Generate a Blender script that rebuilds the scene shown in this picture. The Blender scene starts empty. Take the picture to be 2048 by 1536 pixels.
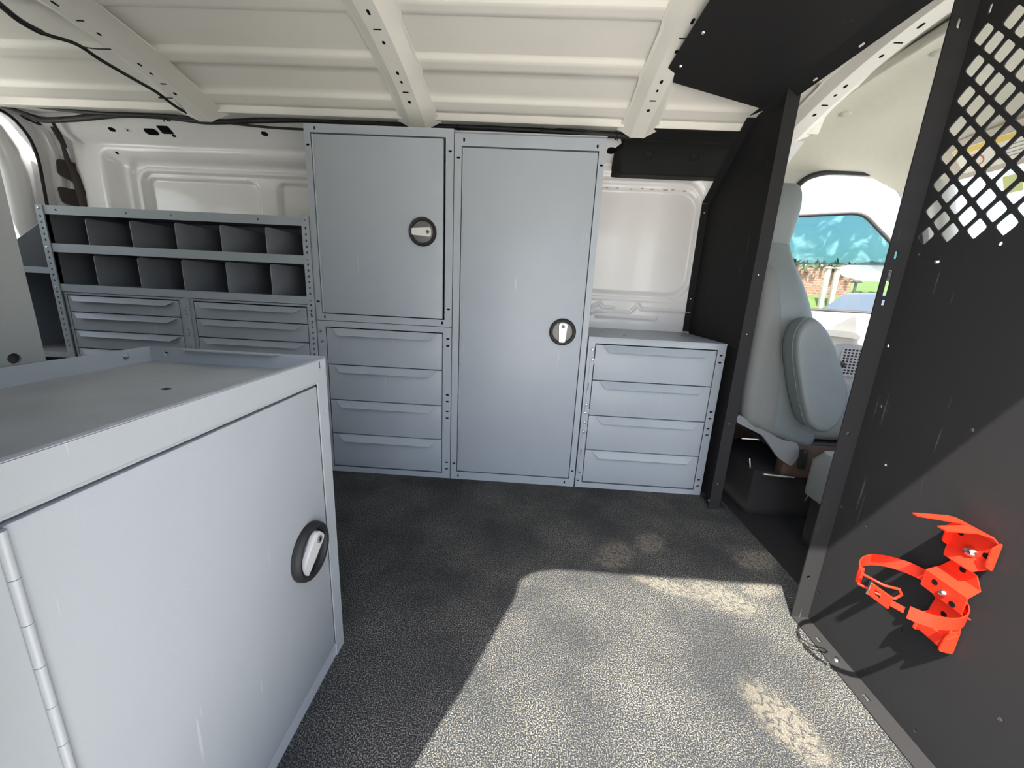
import bpy, bmesh, math, random
from mathutils import Vector, Matrix, noise
from mathutils.geometry import tessellate_polygon

random.seed(7)
scene = bpy.context.scene
COL = scene.collection
R = math.radians

# ------------------------------------------------------------------ camera
EYE = 0.7177
yaw, pitch, roll = -0.0333, 0.2385, 0.0511
fw = Vector((math.sin(yaw) * math.cos(pitch), math.cos(yaw) * math.cos(pitch), -math.sin(pitch)))
rt = Vector((math.cos(yaw), -math.sin(yaw), 0))
up = rt.cross(fw)
rt2 = rt * math.cos(roll) + up * math.sin(roll)
up2 = -rt * math.sin(roll) + up * math.cos(roll)
cam_data = bpy.data.cameras.new('camera')
cam_data.sensor_fit = 'HORIZONTAL'
cam_data.sensor_width = 36.0
cam_data.lens = 770.0 / 2048.0 * 36.0
cam_data.clip_start = 0.01
cam_data.clip_end = 500
cam = bpy.data.objects.new('camera', cam_data)
COL.objects.link(cam)
cam.matrix_world = Matrix(((rt2.x, up2.x, -fw.x, 0), (rt2.y, up2.y, -fw.y, 0), (rt2.z, up2.z, -fw.z, EYE), (0, 0, 0, 1)))
scene.camera = cam

# ------------------------------------------------------------------ sky, sun, exposure
SUN_DIR = Vector((0.415, 1.0, -1.81)).normalized()      # the way the light travels
world = bpy.data.worlds.new('sky')
scene.world = world
world.use_nodes = True
wn = world.node_tree.nodes
wl = world.node_tree.links
wn.clear()
sky = wn.new('ShaderNodeTexSky')
sky.sky_type = 'NISHITA'
sky.sun_disc = False
sky.sun_elevation = math.asin(-SUN_DIR.z)
sky.sun_rotation = math.atan2(-SUN_DIR.x, -SUN_DIR.y)
sky.air_density = 1.0
sky.dust_density = 3.0
sky.ozone_density = 1.0
bgn = wn.new('ShaderNodeBackground')
bgn.inputs['Strength'].default_value = 0.5
won = wn.new('ShaderNodeOutputWorld')
hsv = wn.new('ShaderNodeHueSaturation')
hsv.inputs['Saturation'].default_value = 0.75
wl.new(sky.outputs[0], hsv.inputs['Color'])
wl.new(hsv.outputs[0], bgn.inputs[0])
wl.new(bgn.outputs[0], won.inputs[0])

sun_data = bpy.data.lights.new('sun', 'SUN')
sun_data.energy = 15.0
sun_data.angle = R(0.6)
sun_data.color = (1.0, 0.95, 0.86)
sun = bpy.data.objects.new('sun', sun_data)
COL.objects.link(sun)
sun.location = (-3, -6, 9)
sun.rotation_euler = SUN_DIR.to_track_quat('-Z', 'Y').to_euler()

vs = scene.view_settings
vs.view_transform = 'Standard'
vs.look = 'None'
vs.gamma = 1.0
vs.use_curve_mapping = False
vs.exposure = 0.38


# ------------------------------------------------------------------ materials
def new_mat(name):
    m = bpy.data.materials.new(name)
    m.use_nodes = True
    nt = m.node_tree
    b = nt.nodes['Principled BSDF']
    return m, nt, b


def mat(name, col, rough=0.5, metal=0.0, var=0.06, scale=30.0, bump=0.0, bscale=400.0, spec=0.5, coat=0.0):
    """plain procedural material: base colour with a little mottling, optional fine relief"""
    m, nt, b = new_mat(name)
    N, L = nt.nodes, nt.links
    tc = N.new('ShaderNodeTexCoord')
    nz = N.new('ShaderNodeTexNoise')
    nz.inputs['Scale'].default_value = scale
    nz.inputs['Detail'].default_value = 4
    L.new(tc.outputs['Object'], nz.inputs['Vector'])
    mx = N.new('ShaderNodeMix')
    mx.data_type = 'RGBA'
    lo = [max(0, c * (1 - var)) for c in col]
    hi = [min(1, c * (1 + var)) for c in col]
    mx.inputs[6].default_value = (*lo, 1)
    mx.inputs[7].default_value = (*hi, 1)
    L.new(nz.outputs['Fac'], mx.inputs[0])
    L.new(mx.outputs[2], b.inputs['Base Color'])
    b.inputs['Roughness'].default_value = rough
    b.inputs['Metallic'].default_value = metal
    b.inputs['Specular IOR Level'].default_value = spec
    b.inputs['Coat Weight'].default_value = coat
    if bump:
        n2 = N.new('ShaderNodeTexNoise')
        n2.inputs['Scale'].default_value = bscale
        n2.inputs['Detail'].default_value = 2
        L.new(tc.outputs['Object'], n2.inputs['Vector'])
        bp = N.new('ShaderNodeBump')
        bp.inputs['Strength'].default_value = bump
        bp.inputs['Distance'].default_value = 0.001
        L.new(n2.outputs['Fac'], bp.inputs['Height'])
        L.new(bp.outputs['Normal'], b.inputs['Normal'])
    return m


def scratch_mat(name, col, rough, scratch, amount=0.5, bump=0.15, spec=0.5, density=9.0):
    """enamelled sheet metal: mottling, orange peel and a few pale scratches"""
    m, nt, b = new_mat(name)
    N, L = nt.nodes, nt.links
    tc = N.new('ShaderNodeTexCoord')
    nz = N.new('ShaderNodeTexNoise')
    nz.inputs['Scale'].default_value = 9
    nz.inputs['Detail'].default_value = 5
    L.new(tc.outputs['Object'], nz.inputs['Vector'])
    mx = N.new('ShaderNodeMix')
    mx.data_type = 'RGBA'
    mx.inputs[6].default_value = (*[c * 0.95 for c in col], 1)
    mx.inputs[7].default_value = (*[c * 1.05 for c in col], 1)
    L.new(nz.outputs['Fac'], mx.inputs[0])
    # scratches: stretched noise, gated by a patchy mask
    mp = N.new('ShaderNodeMapping')
    mp.inputs['Rotation'].default_value = (0.5, 0.9, 0.45)
    mp.inputs['Scale'].default_value = (160, 160, 7)
    L.new(tc.outputs['Object'], mp.inputs['Vector'])
    n3 = N.new('ShaderNodeTexNoise')
    n3.inputs['Scale'].default_value = 1
    n3.inputs['Detail'].default_value = 1
    L.new(mp.outputs[0], n3.inputs['Vector'])
    r1 = N.new('ShaderNodeValToRGB')
    r1.color_ramp.elements[0].position = 0.735
    r1.color_ramp.elements[1].position = 0.76
    L.new(n3.outputs['Fac'], r1.inputs[0])
    n4 = N.new('ShaderNodeTexNoise')
    n4.inputs['Scale'].default_value = density
    L.new(tc.outputs['Object'], n4.inputs['Vector'])
    r2 = N.new('ShaderNodeValToRGB')
    r2.color_ramp.elements[0].position = 0.52
    r2.color_ramp.elements[1].position = 0.6
    L.new(n4.outputs['Fac'], r2.inputs[0])
    mu = N.new('ShaderNodeMath')
    mu.operation = 'MULTIPLY'
    L.new(r1.outputs[0], mu.inputs[0])
    L.new(r2.outputs[0], mu.inputs[1])
    mu2 = N.new('ShaderNodeMath')
    mu2.operation = 'MULTIPLY'
    L.new(mu.outputs[0], mu2.inputs[0])
    mu2.inputs[1].default_value = amount
    m2 = N.new('ShaderNodeMix')
    m2.data_type = 'RGBA'
    L.new(mu2.outputs[0], m2.inputs[0])
    L.new(mx.outputs[2], m2.inputs[6])
    m2.inputs[7].default_value = (*scratch, 1)
    L.new(m2.outputs[2], b.inputs['Base Color'])
    b.inputs['Roughness'].default_value = rough
    b.inputs['Specular IOR Level'].default_value = spec
    n2 = N.new('ShaderNodeTexNoise')
    n2.inputs['Scale'].default_value = 500
    L.new(tc.outputs['Object'], n2.inputs['Vector'])
    bp = N.new('ShaderNodeBump')
    bp.inputs['Strength'].default_value = bump
    bp.inputs['Distance'].default_value = 0.0006
    L.new(n2.outputs['Fac'], bp.inputs['Height'])
    L.new(bp.outputs['Normal'], b.inputs['Normal'])
    return m


def floor_mat():
    m, nt, b = new_mat('speckled_rubber_mat')
    N, L = nt.nodes, nt.links
    tc = N.new('ShaderNodeTexCoord')

    def noise_n(sc, det=3):
        n = N.new('ShaderNodeTexNoise')
        n.inputs['Scale'].default_value = sc
        n.inputs['Detail'].default_value = det
        L.new(tc.outputs['Object'], n.inputs['Vector'])
        return n.outputs['Fac']

    def ramp(src, a, c):
        r = N.new('ShaderNodeMapRange')
        r.inputs['From Min'].default_value = a
        r.inputs['From Max'].default_value = c
        L.new(src, r.inputs['Value'])
        return r.outputs[0]

    def math2(op, a, c):
        n = N.new('ShaderNodeMath')
        n.operation = op
        for i, v in enumerate((a, c)):
            if isinstance(v, (int, float)):
                n.inputs[i].default_value = v
            else:
                L.new(v, n.inputs[i])
        return n.outputs[0]

    def mixc(f, a, c):
        n = N.new('ShaderNodeMix')
        n.data_type = 'RGBA'
        for i, v in ((0, f), (6, a), (7, c)):
            if isinstance(v, tuple):
                n.inputs[i].default_value = (*v, 1)
            elif isinstance(v, (int, float)):
                n.inputs[i].default_value = v
            else:
                L.new(v, n.inputs[i])
        return n.outputs[2]

    speck = ramp(noise_n(430, 2), 0.47, 0.66)
    fine = ramp(noise_n(720, 1), 0.35, 0.7)
    speck = math2('MULTIPLY', speck, math2('ADD', math2('MULTIPLY', fine, 0.6), 0.5))
    dust = ramp(noise_n(5.5, 4), 0.36, 0.68)
    dens = math2('ADD', math2('MULTIPLY', dust, 0.65), 0.35)
    base = mixc(math2('MULTIPLY', speck, dens), (0.020, 0.023, 0.027), (0.33, 0.31, 0.265))
    # dried mud prints from boot soles
    prints = [(0.285, 0.965, 0.9, 0.075, 0.055), (0.405, 1.035, 0.9, 0.062, 0.045), (0.40, 0.855, -0.35, 0.10, 0.028),
              (0.525, 0.832, -0.55, 0.085, 0.05), (0.64, 0.872, 0.3, 0.055, 0.03), (0.70, 0.99, 0.4, 0.085, 0.045), (0.495, 0.545, -1.1, 0.085, 0.048)]
    tot = None
    for (cx, cy, an, a, c) in prints:
        mp = N.new('ShaderNodeMapping')
        mp.vector_type = 'TEXTURE'
        mp.inputs['Location'].default_value = (cx, cy, 0)
        mp.inputs['Rotation'].default_value = (0, 0, an)
        mp.inputs['Scale'].default_value = (a, c, 1)
        L.new(tc.outputs['Object'], mp.inputs['Vector'])
        nz = N.new('ShaderNodeTexNoise')
        nz.inputs['Scale'].default_value = 3.0
        L.new(mp.outputs[0], nz.inputs['Vector'])
        ad = N.new('ShaderNodeVectorMath')
        ad.operation = 'MULTIPLY_ADD'
        L.new(nz.outputs['Color'], ad.inputs[0])
        ad.inputs[1].default_value = (0.9, 0.9, 0)
        L.new(mp.outputs[0], ad.inputs[2])
        sep = N.new('ShaderNodeSeparateXYZ')
        L.new(ad.outputs[0], sep.inputs[0])
        sh = N.new('ShaderNodeVectorMath')
        sh.operation = 'SUBTRACT'
        L.new(ad.outputs[0], sh.inputs[0])
        sh.inputs[1].default_value = (0.45, 0.45, 0)
        ln = N.new('ShaderNodeVectorMath')
        ln.operation = 'LENGTH'
        L.new(sh.outputs[0], ln.inputs[0])
        mask = ramp(ln.outputs['Value'], 1.1, 0.6)
        st = math2('SINE', math2('MULTIPLY', sep.outputs[0], 24.0), 0)
        lug = ramp(st, -0.9, 0.3)
        t = math2('MULTIPLY', mask, math2('ADD', math2('MULTIPLY', lug, 0.75), 0.12))
        tot = t if tot is None else math2('MAXIMUM', tot, t)
    col = mixc(math2('MULTIPLY', tot, 0.28), base, (0.34, 0.30, 0.225))
    L.new(col, b.inputs['Base Color'])
    b.inputs['Roughness'].default_value = 0.85
    b.inputs['Specular IOR Level'].default_value = 0.06
    bp = N.new('ShaderNodeBump')
    bp.inputs['Strength'].default_value = 0.5
    bp.inputs['Distance'].default_value = 0.0012
    L.new(speck, bp.inputs['Height'])
    L.new(bp.outputs['Normal'], b.inputs['Normal'])
    return m


def glass_mat(name, tint, alpha=1.0, sheen_swirl=None):
    """thin pane: transparent with the tint and a glossy film"""
    m, nt, b = new_mat(name)
    N, L = nt.nodes, nt.links
    N.remove(b)
    out = N['Material Output']
    tr = N.new('ShaderNodeBsdfTransparent')
    tr.inputs[0].default_value = (*tint, 1)
    if sheen_swirl:
        tc = N.new('ShaderNodeTexCoord')
        nz = N.new('ShaderNodeTexNoise')
        nz.inputs['Scale'].default_value = 7
        nz.inputs['Detail'].default_value = 2
        nz.inputs['Distortion'].default_value = 2.5
        L.new(tc.outputs['Object'], nz.inputs['Vector'])
        rr = N.new('ShaderNodeValToRGB')
        rr.color_ramp.elements[0].position = 0.5
        rr.color_ramp.elements[1].position = 0.68
        rr.color_ramp.elements[0].color = (*tint, 1)
        rr.color_ramp.elements[1].color = (*sheen_swirl, 1)  # paler swirls paint wavy reflections into the tint
        L.new(nz.outputs['Fac'], rr.inputs[0])
        L.new(rr.outputs[0], tr.inputs[0])
    gl = N.new('ShaderNodeBsdfGlossy')
    gl.inputs['Roughness'].default_value = 0.02
    fr = N.new('ShaderNodeFresnel')
    fr.inputs[0].default_value = 1.45
    geo = N.new('ShaderNodeNewGeometry')
    inv = N.new('ShaderNodeMath')
    inv.operation = 'SUBTRACT'
    inv.inputs[0].default_value = 1.0
    L.new(geo.outputs['Backfacing'], inv.inputs[1])
    mlt = N.new('ShaderNodeMath')
    mlt.operation = 'MULTIPLY'
    L.new(fr.outputs[0], mlt.inputs[0])
    L.new(inv.outputs[0], mlt.inputs[1])
    ms = N.new('ShaderNodeMixShader')
    L.new(mlt.outputs[0], ms.inputs[0])
    L.new(tr.outputs[0], ms.inputs[1])
    L.new(gl.outputs[0], ms.inputs[2])
    L.new(ms.outputs[0], out.inputs[0])
    return m


def brick_mat():
    m, nt, b = new_mat('far_brick')
    N, L = nt.nodes, nt.links
    tc = N.new('ShaderNodeTexCoord')
    mp = N.new('ShaderNodeMapping')
    mp.inputs['Rotation'].default_value = (R(90), 0, 0)
    L.new(tc.outputs['Object'], mp.inputs[0])
    br = N.new('ShaderNodeTexBrick')
    br.inputs['Scale'].default_value = 2.6
    br.inputs['Color1'].default_value = (0.13, 0.06, 0.035, 1)
    br.inputs['Color2'].default_value = (0.18, 0.10, 0.06, 1)
    br.inputs['Mortar'].default_value = (0.22, 0.19, 0.16, 1)
    L.new(mp.outputs[0], br.inputs[0])
    L.new(br.outputs[0], b.inputs['Base Color'])
    b.inputs['Roughness'].default_value = 0.9
    return m


M = {}
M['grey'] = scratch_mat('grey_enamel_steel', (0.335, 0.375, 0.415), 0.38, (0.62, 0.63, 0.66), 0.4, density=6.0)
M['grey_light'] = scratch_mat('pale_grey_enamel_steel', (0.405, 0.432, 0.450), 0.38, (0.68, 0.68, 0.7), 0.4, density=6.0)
M['grey_bin'] = mat('dull_grey_enamel', (0.27, 0.29, 0.32), 0.5, bump=0.1)
M['white'] = mat('white_body_paint', (0.86, 0.86, 0.86), 0.20, var=0.03, scale=6, bump=0.05, coat=0.3)
M['white_roof'] = mat('white_roof_paint', (0.86, 0.845, 0.78), 0.36, var=0.03, scale=6, bump=0.1)
M['ext_white'] = mat('white_outer_paint', (0.78, 0.78, 0.78), 0.25, var=0.02, coat=0.5)
M['floor'] = floor_mat()
M['black'] = scratch_mat('black_powder_coat', (0.0245, 0.0245, 0.0255), 0.6, (0.22, 0.21, 0.20), 0.25, bump=0.3, spec=0.04, density=7.0)
M['trim'] = mat('black_moulded_plastic', (0.016, 0.017, 0.016), 0.6, bump=0.4, bscale=700, spec=0.12)
M['rubber'] = mat('black_rubber', (0.012, 0.012, 0.013), 0.6)
M['tape'] = mat('black_loom_tape', (0.010, 0.010, 0.011), 0.55, bump=0.5, bscale=200)
M['foam'] = mat('brown_sealing_foam', (0.055, 0.045, 0.042), 0.9)
M['hole'] = mat('cavity_shade_paint', (0.006, 0.006, 0.007), 0.9, spec=0.1)  # near-black that paints the shade inside holes and slots
M['chrome'] = mat('bright_zinc', (0.72, 0.72, 0.70), 0.25, metal=1.0, var=0.03)
M['brushed'] = mat('satin_grey_cup', (0.17, 0.17, 0.165), 0.4, metal=0.2, var=0.2, scale=120)
M['paddle'] = mat('polished_zinc_paddle', (0.80, 0.79, 0.77), 0.3, metal=0.25, var=0.02)
M['red'] = mat('red_enamel', (0.66, 0.026, 0.010), 0.40, var=0.05, spec=0.2)
M['vinyl'] = mat('grey_vinyl', (0.145, 0.168, 0.175), 0.42, bump=0.35, bscale=350)
M['fabric'] = mat('grey_cloth', (0.15, 0.158, 0.155), 0.85, var=0.12, scale=250, bump=0.6, bscale=500)
M['seat_plastic'] = mat('grey_seat_plastic', (0.16, 0.17, 0.175), 0.6, bump=0.3)
M['headliner'] = mat('grey_headliner_board', (0.58, 0.568, 0.485), 0.9, var=0.05, scale=60, bump=0.3, bscale=300)
M['cab_trim'] = mat('pale_grey_cab_plastic', (0.36, 0.37, 0.35), 0.55, bump=0.2)
M['cream'] = mat('cream_door_trim', (0.62, 0.60, 0.54), 0.5, bump=0.2)
M['grille'] = mat('grey_speaker_plastic', (0.30, 0.31, 0.32), 0.5)
M['visor'] = mat('beige_visor_vinyl', (0.46, 0.42, 0.35), 0.7, bump=0.2)
M['label_white'] = mat('label_paper', (0.72, 0.70, 0.62), 0.6)
M['label_yellow'] = mat('label_yellow_print', (0.72, 0.52, 0.08), 0.6)
M['label_red'] = mat('label_red_print', (0.6, 0.12, 0.08), 0.6)
M['sticker'] = mat('green_yellow_sticker', (0.55, 0.60, 0.25), 0.6)
M['dash'] = mat('grey_dash_plastic', (0.22, 0.23, 0.23), 0.6, bump=0.3)
M['carpet'] = mat('black_cab_carpet', (0.014, 0.014, 0.015), 0.95, bump=0.6)
M['box_grey'] = mat('grey_carpeted_cover', (0.23, 0.24, 0.235), 0.9, var=0.12, scale=200, bump=0.5)
M['rust'] = mat('rust_brown_frame', (0.07, 0.042, 0.03), 0.8, var=0.3, scale=20)
M['concrete'] = mat('pale_concrete', (0.60, 0.575, 0.53), 0.9, var=0.12, scale=2.0)
M['lawn'] = mat('lawn_green', (0.055, 0.095, 0.018), 0.95, var=0.35, scale=4)
M['hedge'] = mat('ivy_green', (0.030, 0.045, 0.010), 0.8, var=0.5, scale=9)
M['brick'] = brick_mat()
M['post'] = mat('white_post_paint', (0.30, 0.29, 0.25), 0.5)
M['dark_metal'] = mat('dark_metal', (0.03, 0.03, 0.035), 0.4)
M['car_blue'] = mat('blue_grey_car_paint', (0.06, 0.075, 0.095), 0.25, coat=0.4)
M['car_white'] = mat('white_car_paint', (0.75, 0.76, 0.78), 0.2, coat=0.6)
M['cone'] = mat('orange_plastic', (0.75, 0.25, 0.06), 0.5)
M['glass'] = glass_mat('clear_glass', (0.95, 0.97, 0.96))
M['tint'] = glass_mat('teal_window_tint', (0.33, 0.50, 0.51), sheen_swirl=(0.50, 0.66, 0.65))
M['tray'] = mat('dusty_grey_tray_enamel', (0.37, 0.39, 0.405), 0.5, var=0.22, scale=11, bump=0.15)
M['rack'] = scratch_mat('warm_grey_enamel_steel', (0.36, 0.365, 0.345), 0.42, (0.6, 0.6, 0.6), 0.3)
M['car_glass'] = mat('dark_car_glass', (0.03, 0.035, 0.04), 0.1)


# ------------------------------------------------------------------ mesh helpers
class MB:
    """collects shapes and links them as one mesh object"""

    def __init__(self):
        self.v = []
        self.f = []

    def add(self, vs_, fs_):
        o = len(self.v)
        self.v += [Vector(p) for p in vs_]
        self.f += [tuple(i + o for i in f) for f in fs_]
        return self

    def box(self, lo, hi, bev=0.0):
        bm = bmesh.new()
        bmesh.ops.create_cube(bm, size=1)
        for w in bm.verts:
            w.co = Vector([(lo[i] + hi[i]) / 2 + w.co[i] * (hi[i] - lo[i]) for i in range(3)])
        if bev:
            bmesh.ops.bevel(bm, geom=bm.edges[:], offset=bev, segments=2, affect='EDGES', profile=0.6)
        self.from_bm(bm)
        return self

    def from_bm(self, bm):
        bm.verts.index_update()
        self.add([w.co.copy() for w in bm.verts], [[w.index for w in f.verts] for f in bm.faces])
        bm.free()

    def tube(self, pts, r, seg=8, closed=False):
        pts = [Vector(p) for p in pts]
        n = len(pts)
        rr = r if isinstance(r, (list, tuple)) else [r] * n
        rings = []
        up_ = None
        for i in range(n):
            a = pts[(i - 1) % n] if (closed or i > 0) else pts[i]
            b = pts[(i + 1) % n] if (closed or i < n - 1) else pts[i]
            t = (b - a).normalized()
            if up_ is None:
                up_ = t.orthogonal().normalized()
            up_ = (up_ - t * up_.dot(t)).normalized()
            s = t.cross(up_)
            rings.append([pts[i] + (up_ * math.cos(2 * math.pi * k / seg) + s * math.sin(2 * math.pi * k / seg)) * rr[i] for k in range(seg)])
        return self.loft(rings, closed_v=closed)

    def loft(self, rings, closed_v=False, cap=True):
        n, k = len(rings), len(rings[0])
        vs_ = [p for rg in rings for p in rg]
        fs_ = []
        for i in range(n if closed_v else n - 1):
            for j in range(k):
                a, b = i * k + j, i * k + (j + 1) % k
                c, d = ((i + 1) % n) * k + (j + 1) % k, ((i + 1) % n) * k + j
                fs_.append((a, b, c, d))
        if cap and not closed_v:
            fs_.append(tuple(reversed(range(k))))
            fs_.append(tuple((n - 1) * k + j for j in range(k)))
        return self.add(vs_, fs_)

    def sweep(self, pts, w_vec, th):
        """flat strip: path, constant width vector, thickness"""
        pts = [Vector(p) for p in pts]
        w_vec = Vector(w_vec)
        rings = []
        for i, p in enumerate(pts):
            a = pts[max(i - 1, 0)]
            b = pts[min(i + 1, len(pts) - 1)]
            nrm = (b - a).cross(w_vec).normalized() * th / 2
            rings.append([p - w_vec / 2 - nrm, p + w_vec / 2 - nrm, p + w_vec / 2 + nrm, p - w_vec / 2 + nrm])
        return self.loft(rings)

    def lathe(self, prof, org, axis, seg=32):
        """prof: (radius, height along axis)"""
        axis = Vector(axis).normalized()
        u = axis.orthogonal().normalized()
        w = axis.cross(u)
        org = Vector(org)
        rings = [[org + axis * h + (u * math.cos(2 * math.pi * k / seg) + w * math.sin(2 * math.pi * k / seg)) * max(r, 1e-5) for k in range(seg)] for r, h in prof]
        return self.loft(rings)

    def plate(self, loops, org, u, v, th):
        """sheet with holes: loops[0] outline, the others holes; thickness goes behind (against u x v)"""
        org, u, v = Vector(org), Vector(u), Vector(v)
        n = u.cross(v).normalized()
        flat = [p for lp in loops for p in lp]
        tris = tessellate_polygon([[Vector((p[0], p[1], 0)) for p in lp] for lp in loops])
        k = len(flat)
        vs_ = [org + u * p[0] + v * p[1] for p in flat] + [org + u * p[0] + v * p[1] - n * th for p in flat]
        fs_ = []
        for t in tris:
            a, b, c = [flat[i] for i in t]
            ar = (b[0] - a[0]) * (c[1] - a[1]) - (b[1] - a[1]) * (c[0] - a[0])
            if abs(ar) < 1e-12:
                continue
            tt = t if ar > 0 else t[::-1]
            fs_.append(tuple(tt))
            fs_.append(tuple(i + k for i in reversed(tt)))
        o = 0
        for li, lp in enumerate(loops):
            ar = sum(lp[i][0] * lp[(i + 1) % len(lp)][1] - lp[(i + 1) % len(lp)][0] * lp[i][1] for i in range(len(lp)))
            ccw = ar > 0
            flip = (ccw != (li == 0))
            for i in range(len(lp)):
                a, b = o + i, o + (i + 1) % len(lp)
                q = (b, a, a + k, b + k)
                fs_.append(tuple(reversed(q)) if not flip else q)
            o += len(lp)
        return self.add(vs_, fs_)

    def build(self, name, m, parent=None, smooth=35, bevel=0.0):
        me = bpy.data.meshes.new(name)
        me.from_pydata([tuple(p) for p in self.v], [], self.f)
        me.validate()
        me.update()
        if smooth:
            me.shade_smooth()
            me.set_sharp_from_angle(angle=R(smooth))
        me.materials.append(M[m] if isinstance(m, str) else m)
        ob = bpy.data.objects.new(name, me)
        COL.objects.link(ob)
        if parent is not None:
            ob.parent = parent
            ob.matrix_parent_inverse = parent.matrix_world.inverted()
        if bevel:
            md = ob.modifiers.new('bevel', 'BEVEL')
            md.width = bevel
            md.segments = 2
            md.limit_method = 'ANGLE'
        return ob


def empty(name, loc, label, cat, group=None, kind=None):
    o = bpy.data.objects.new(name, None)
    COL.objects.link(o)
    o.location = loc
    o.empty_display_size = 0.05
    o.matrix_world = Matrix.Translation(loc)
    return tag(o, label, cat, group, kind)


def tag(o, label=None, cat=None, group=None, kind=None):
    if label:
        o['label'] = label
    if cat:
        o['category'] = cat
    if group:
        o['group'] = group
    if kind:
        o['kind'] = kind
    return o


def share(name, me, loc, parent, rot=None, scale=None):
    """a further object on shared mesh data"""
    o = bpy.data.objects.new(name, me)
    COL.objects.link(o)
    o.parent = parent
    o.matrix_parent_inverse = parent.matrix_world.inverted()
    o.location = loc
    if rot:
        o.rotation_euler = rot
    if scale:
        o.scale = scale
    return o


def rect(x0, y0, x1, y1):
    return [(x0, y0), (x1, y0), (x1, y1), (x0, y1)]


def rrect(x0, y0, x1, y1, r, n=4):
    pts = []
    for cx, cy, a0 in ((x1 - r, y0 + r, -90), (x1 - r, y1 - r, 0), (x0 + r, y1 - r, 90), (x0 + r, y0 + r, 180)):
        for k in range(n + 1):
            a = R(a0 + 90 * k / n)
            pts.append((cx + r * math.cos(a), cy + r * math.sin(a)))
    return pts


def slot(cx, cy, w, h, n=3):
    r = min(w, h) / 2 * 0.98
    return rrect(cx - w / 2, cy - h / 2, cx + w / 2, cy + h / 2, r, n)


def circ(cx, cy, r, n=10):
    return [(cx + r * math.cos(2 * math.pi * k / n), cy + r * math.sin(2 * math.pi * k / n)) for k in range(n)]


def round_poly(pts, r, n=4):
    out = []
    k = len(pts)
    for i in range(k):
        p = Vector(pts[i]).to_2d() if len(pts[i]) == 2 else Vector(pts[i])
        a = Vector(pts[i - 1])
        b = Vector(pts[(i + 1) % k])
        rr = r[i] if isinstance(r, (list, tuple)) else r
        da, db = (a - p), (b - p)
        ra = min(rr, da.length * 0.48)
        rb = min(rr, db.length * 0.48)
        s, e = p + da.normalized() * ra, p + db.normalized() * rb
        if rr <= 1e-6:
            out.append(tuple(p))
            continue
        for j in range(n + 1):
            t = j / n
            q = s * (1 - t) ** 2 + p * 2 * t * (1 - t) + e * t * t
            out.append(tuple(q))
    return out


# a dome-headed bolt, axis +Z, shared by every bolt in the van
_b = MB().lathe([(0.0056, 0), (0.0056, 0.0012), (0.0045, 0.003), (0.0035, 0.0048), (0.0001, 0.0056)], (0, 0, 0), (0, 0, 1), 12)
_bo = _b.build('bolt', 'chrome')
BOLT = _bo.data
bpy.data.objects.remove(_bo)
FACE_ROT = {'-Y': (R(90), 0, 0), '-X': (0, R(-90), 0), '+X': (0, R(90), 0), '+Y': (R(-90), 0, 0), '+Z': (0, 0, 0), '-Z': (R(180), 0, 0)}


def bolt(parent, loc, face='-Y', s=1.0):
    return share('bolt', BOLT, loc, parent, FACE_ROT[face], (s, s, s))


# ================================================================== THE SHELL OF THE VAN
def crown(y):
    return 1.391 - 0.32 * (y - 1.0) ** 2


# ---- floor
fl = MB().box((-2.06, 0.05, -0.03), (0.755, 1.86, 0.0)).build('floor', 'floor', smooth=0)
tag(fl, 'dark speckled rubber floor mat with muddy boot prints and a sunlit patch', 'floor', kind='structure')
cf = MB().box((0.755, 0.05, -0.12), (2.35, 1.86, -0.06)).build('floor_cab', 'carpet', smooth=0)
tag(cf, 'black carpeted cab floor below the driver seat', 'floor', kind='structure')

# ---- ceiling skin with lengthwise beads
RIBS = [0.40, 0.58, 0.76, 0.94, 1.12, 1.313, 1.476]


def ceil_z(y):
    z = crown(y)
    for rb in RIBS:
        d = abs(y - rb)
        if d < 0.034:
            z -= 0.009 * min(1.0, (0.034 - d) / 0.014)
    return z


ys = set()
for rb in RIBS:
    for d in (-0.034, -0.029, -0.024, -0.020, -0.008, 0.008, 0.020, 0.024, 0.029, 0.034):
        ys.add(round(rb + d, 4))
y = 0.228
while y < 1.54:
    ys.add(round(y, 4))
    y += 0.03
ys = sorted(q for q in ys if 0.228 <= q <= 1.54)
ys.append(1.548)
XC = [-2.10, 0.90]
mb = MB()
low = [(q, ceil_z(q)) for q in ys]
low[-1] = (1.548, ceil_z(1.54) - 0.006)
top = [(q, z + 0.03) for q, z in reversed(low)]
prof = low + top
mb.loft([[Vector((xx, p[0], p[1])) for p in prof] for xx in XC])
ceil = mb.build('ceiling', 'white_roof', smooth=50)
tag(ceil, 'white painted steel van roof with raised lengthwise ribs', 'ceiling', kind='structure')


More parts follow.
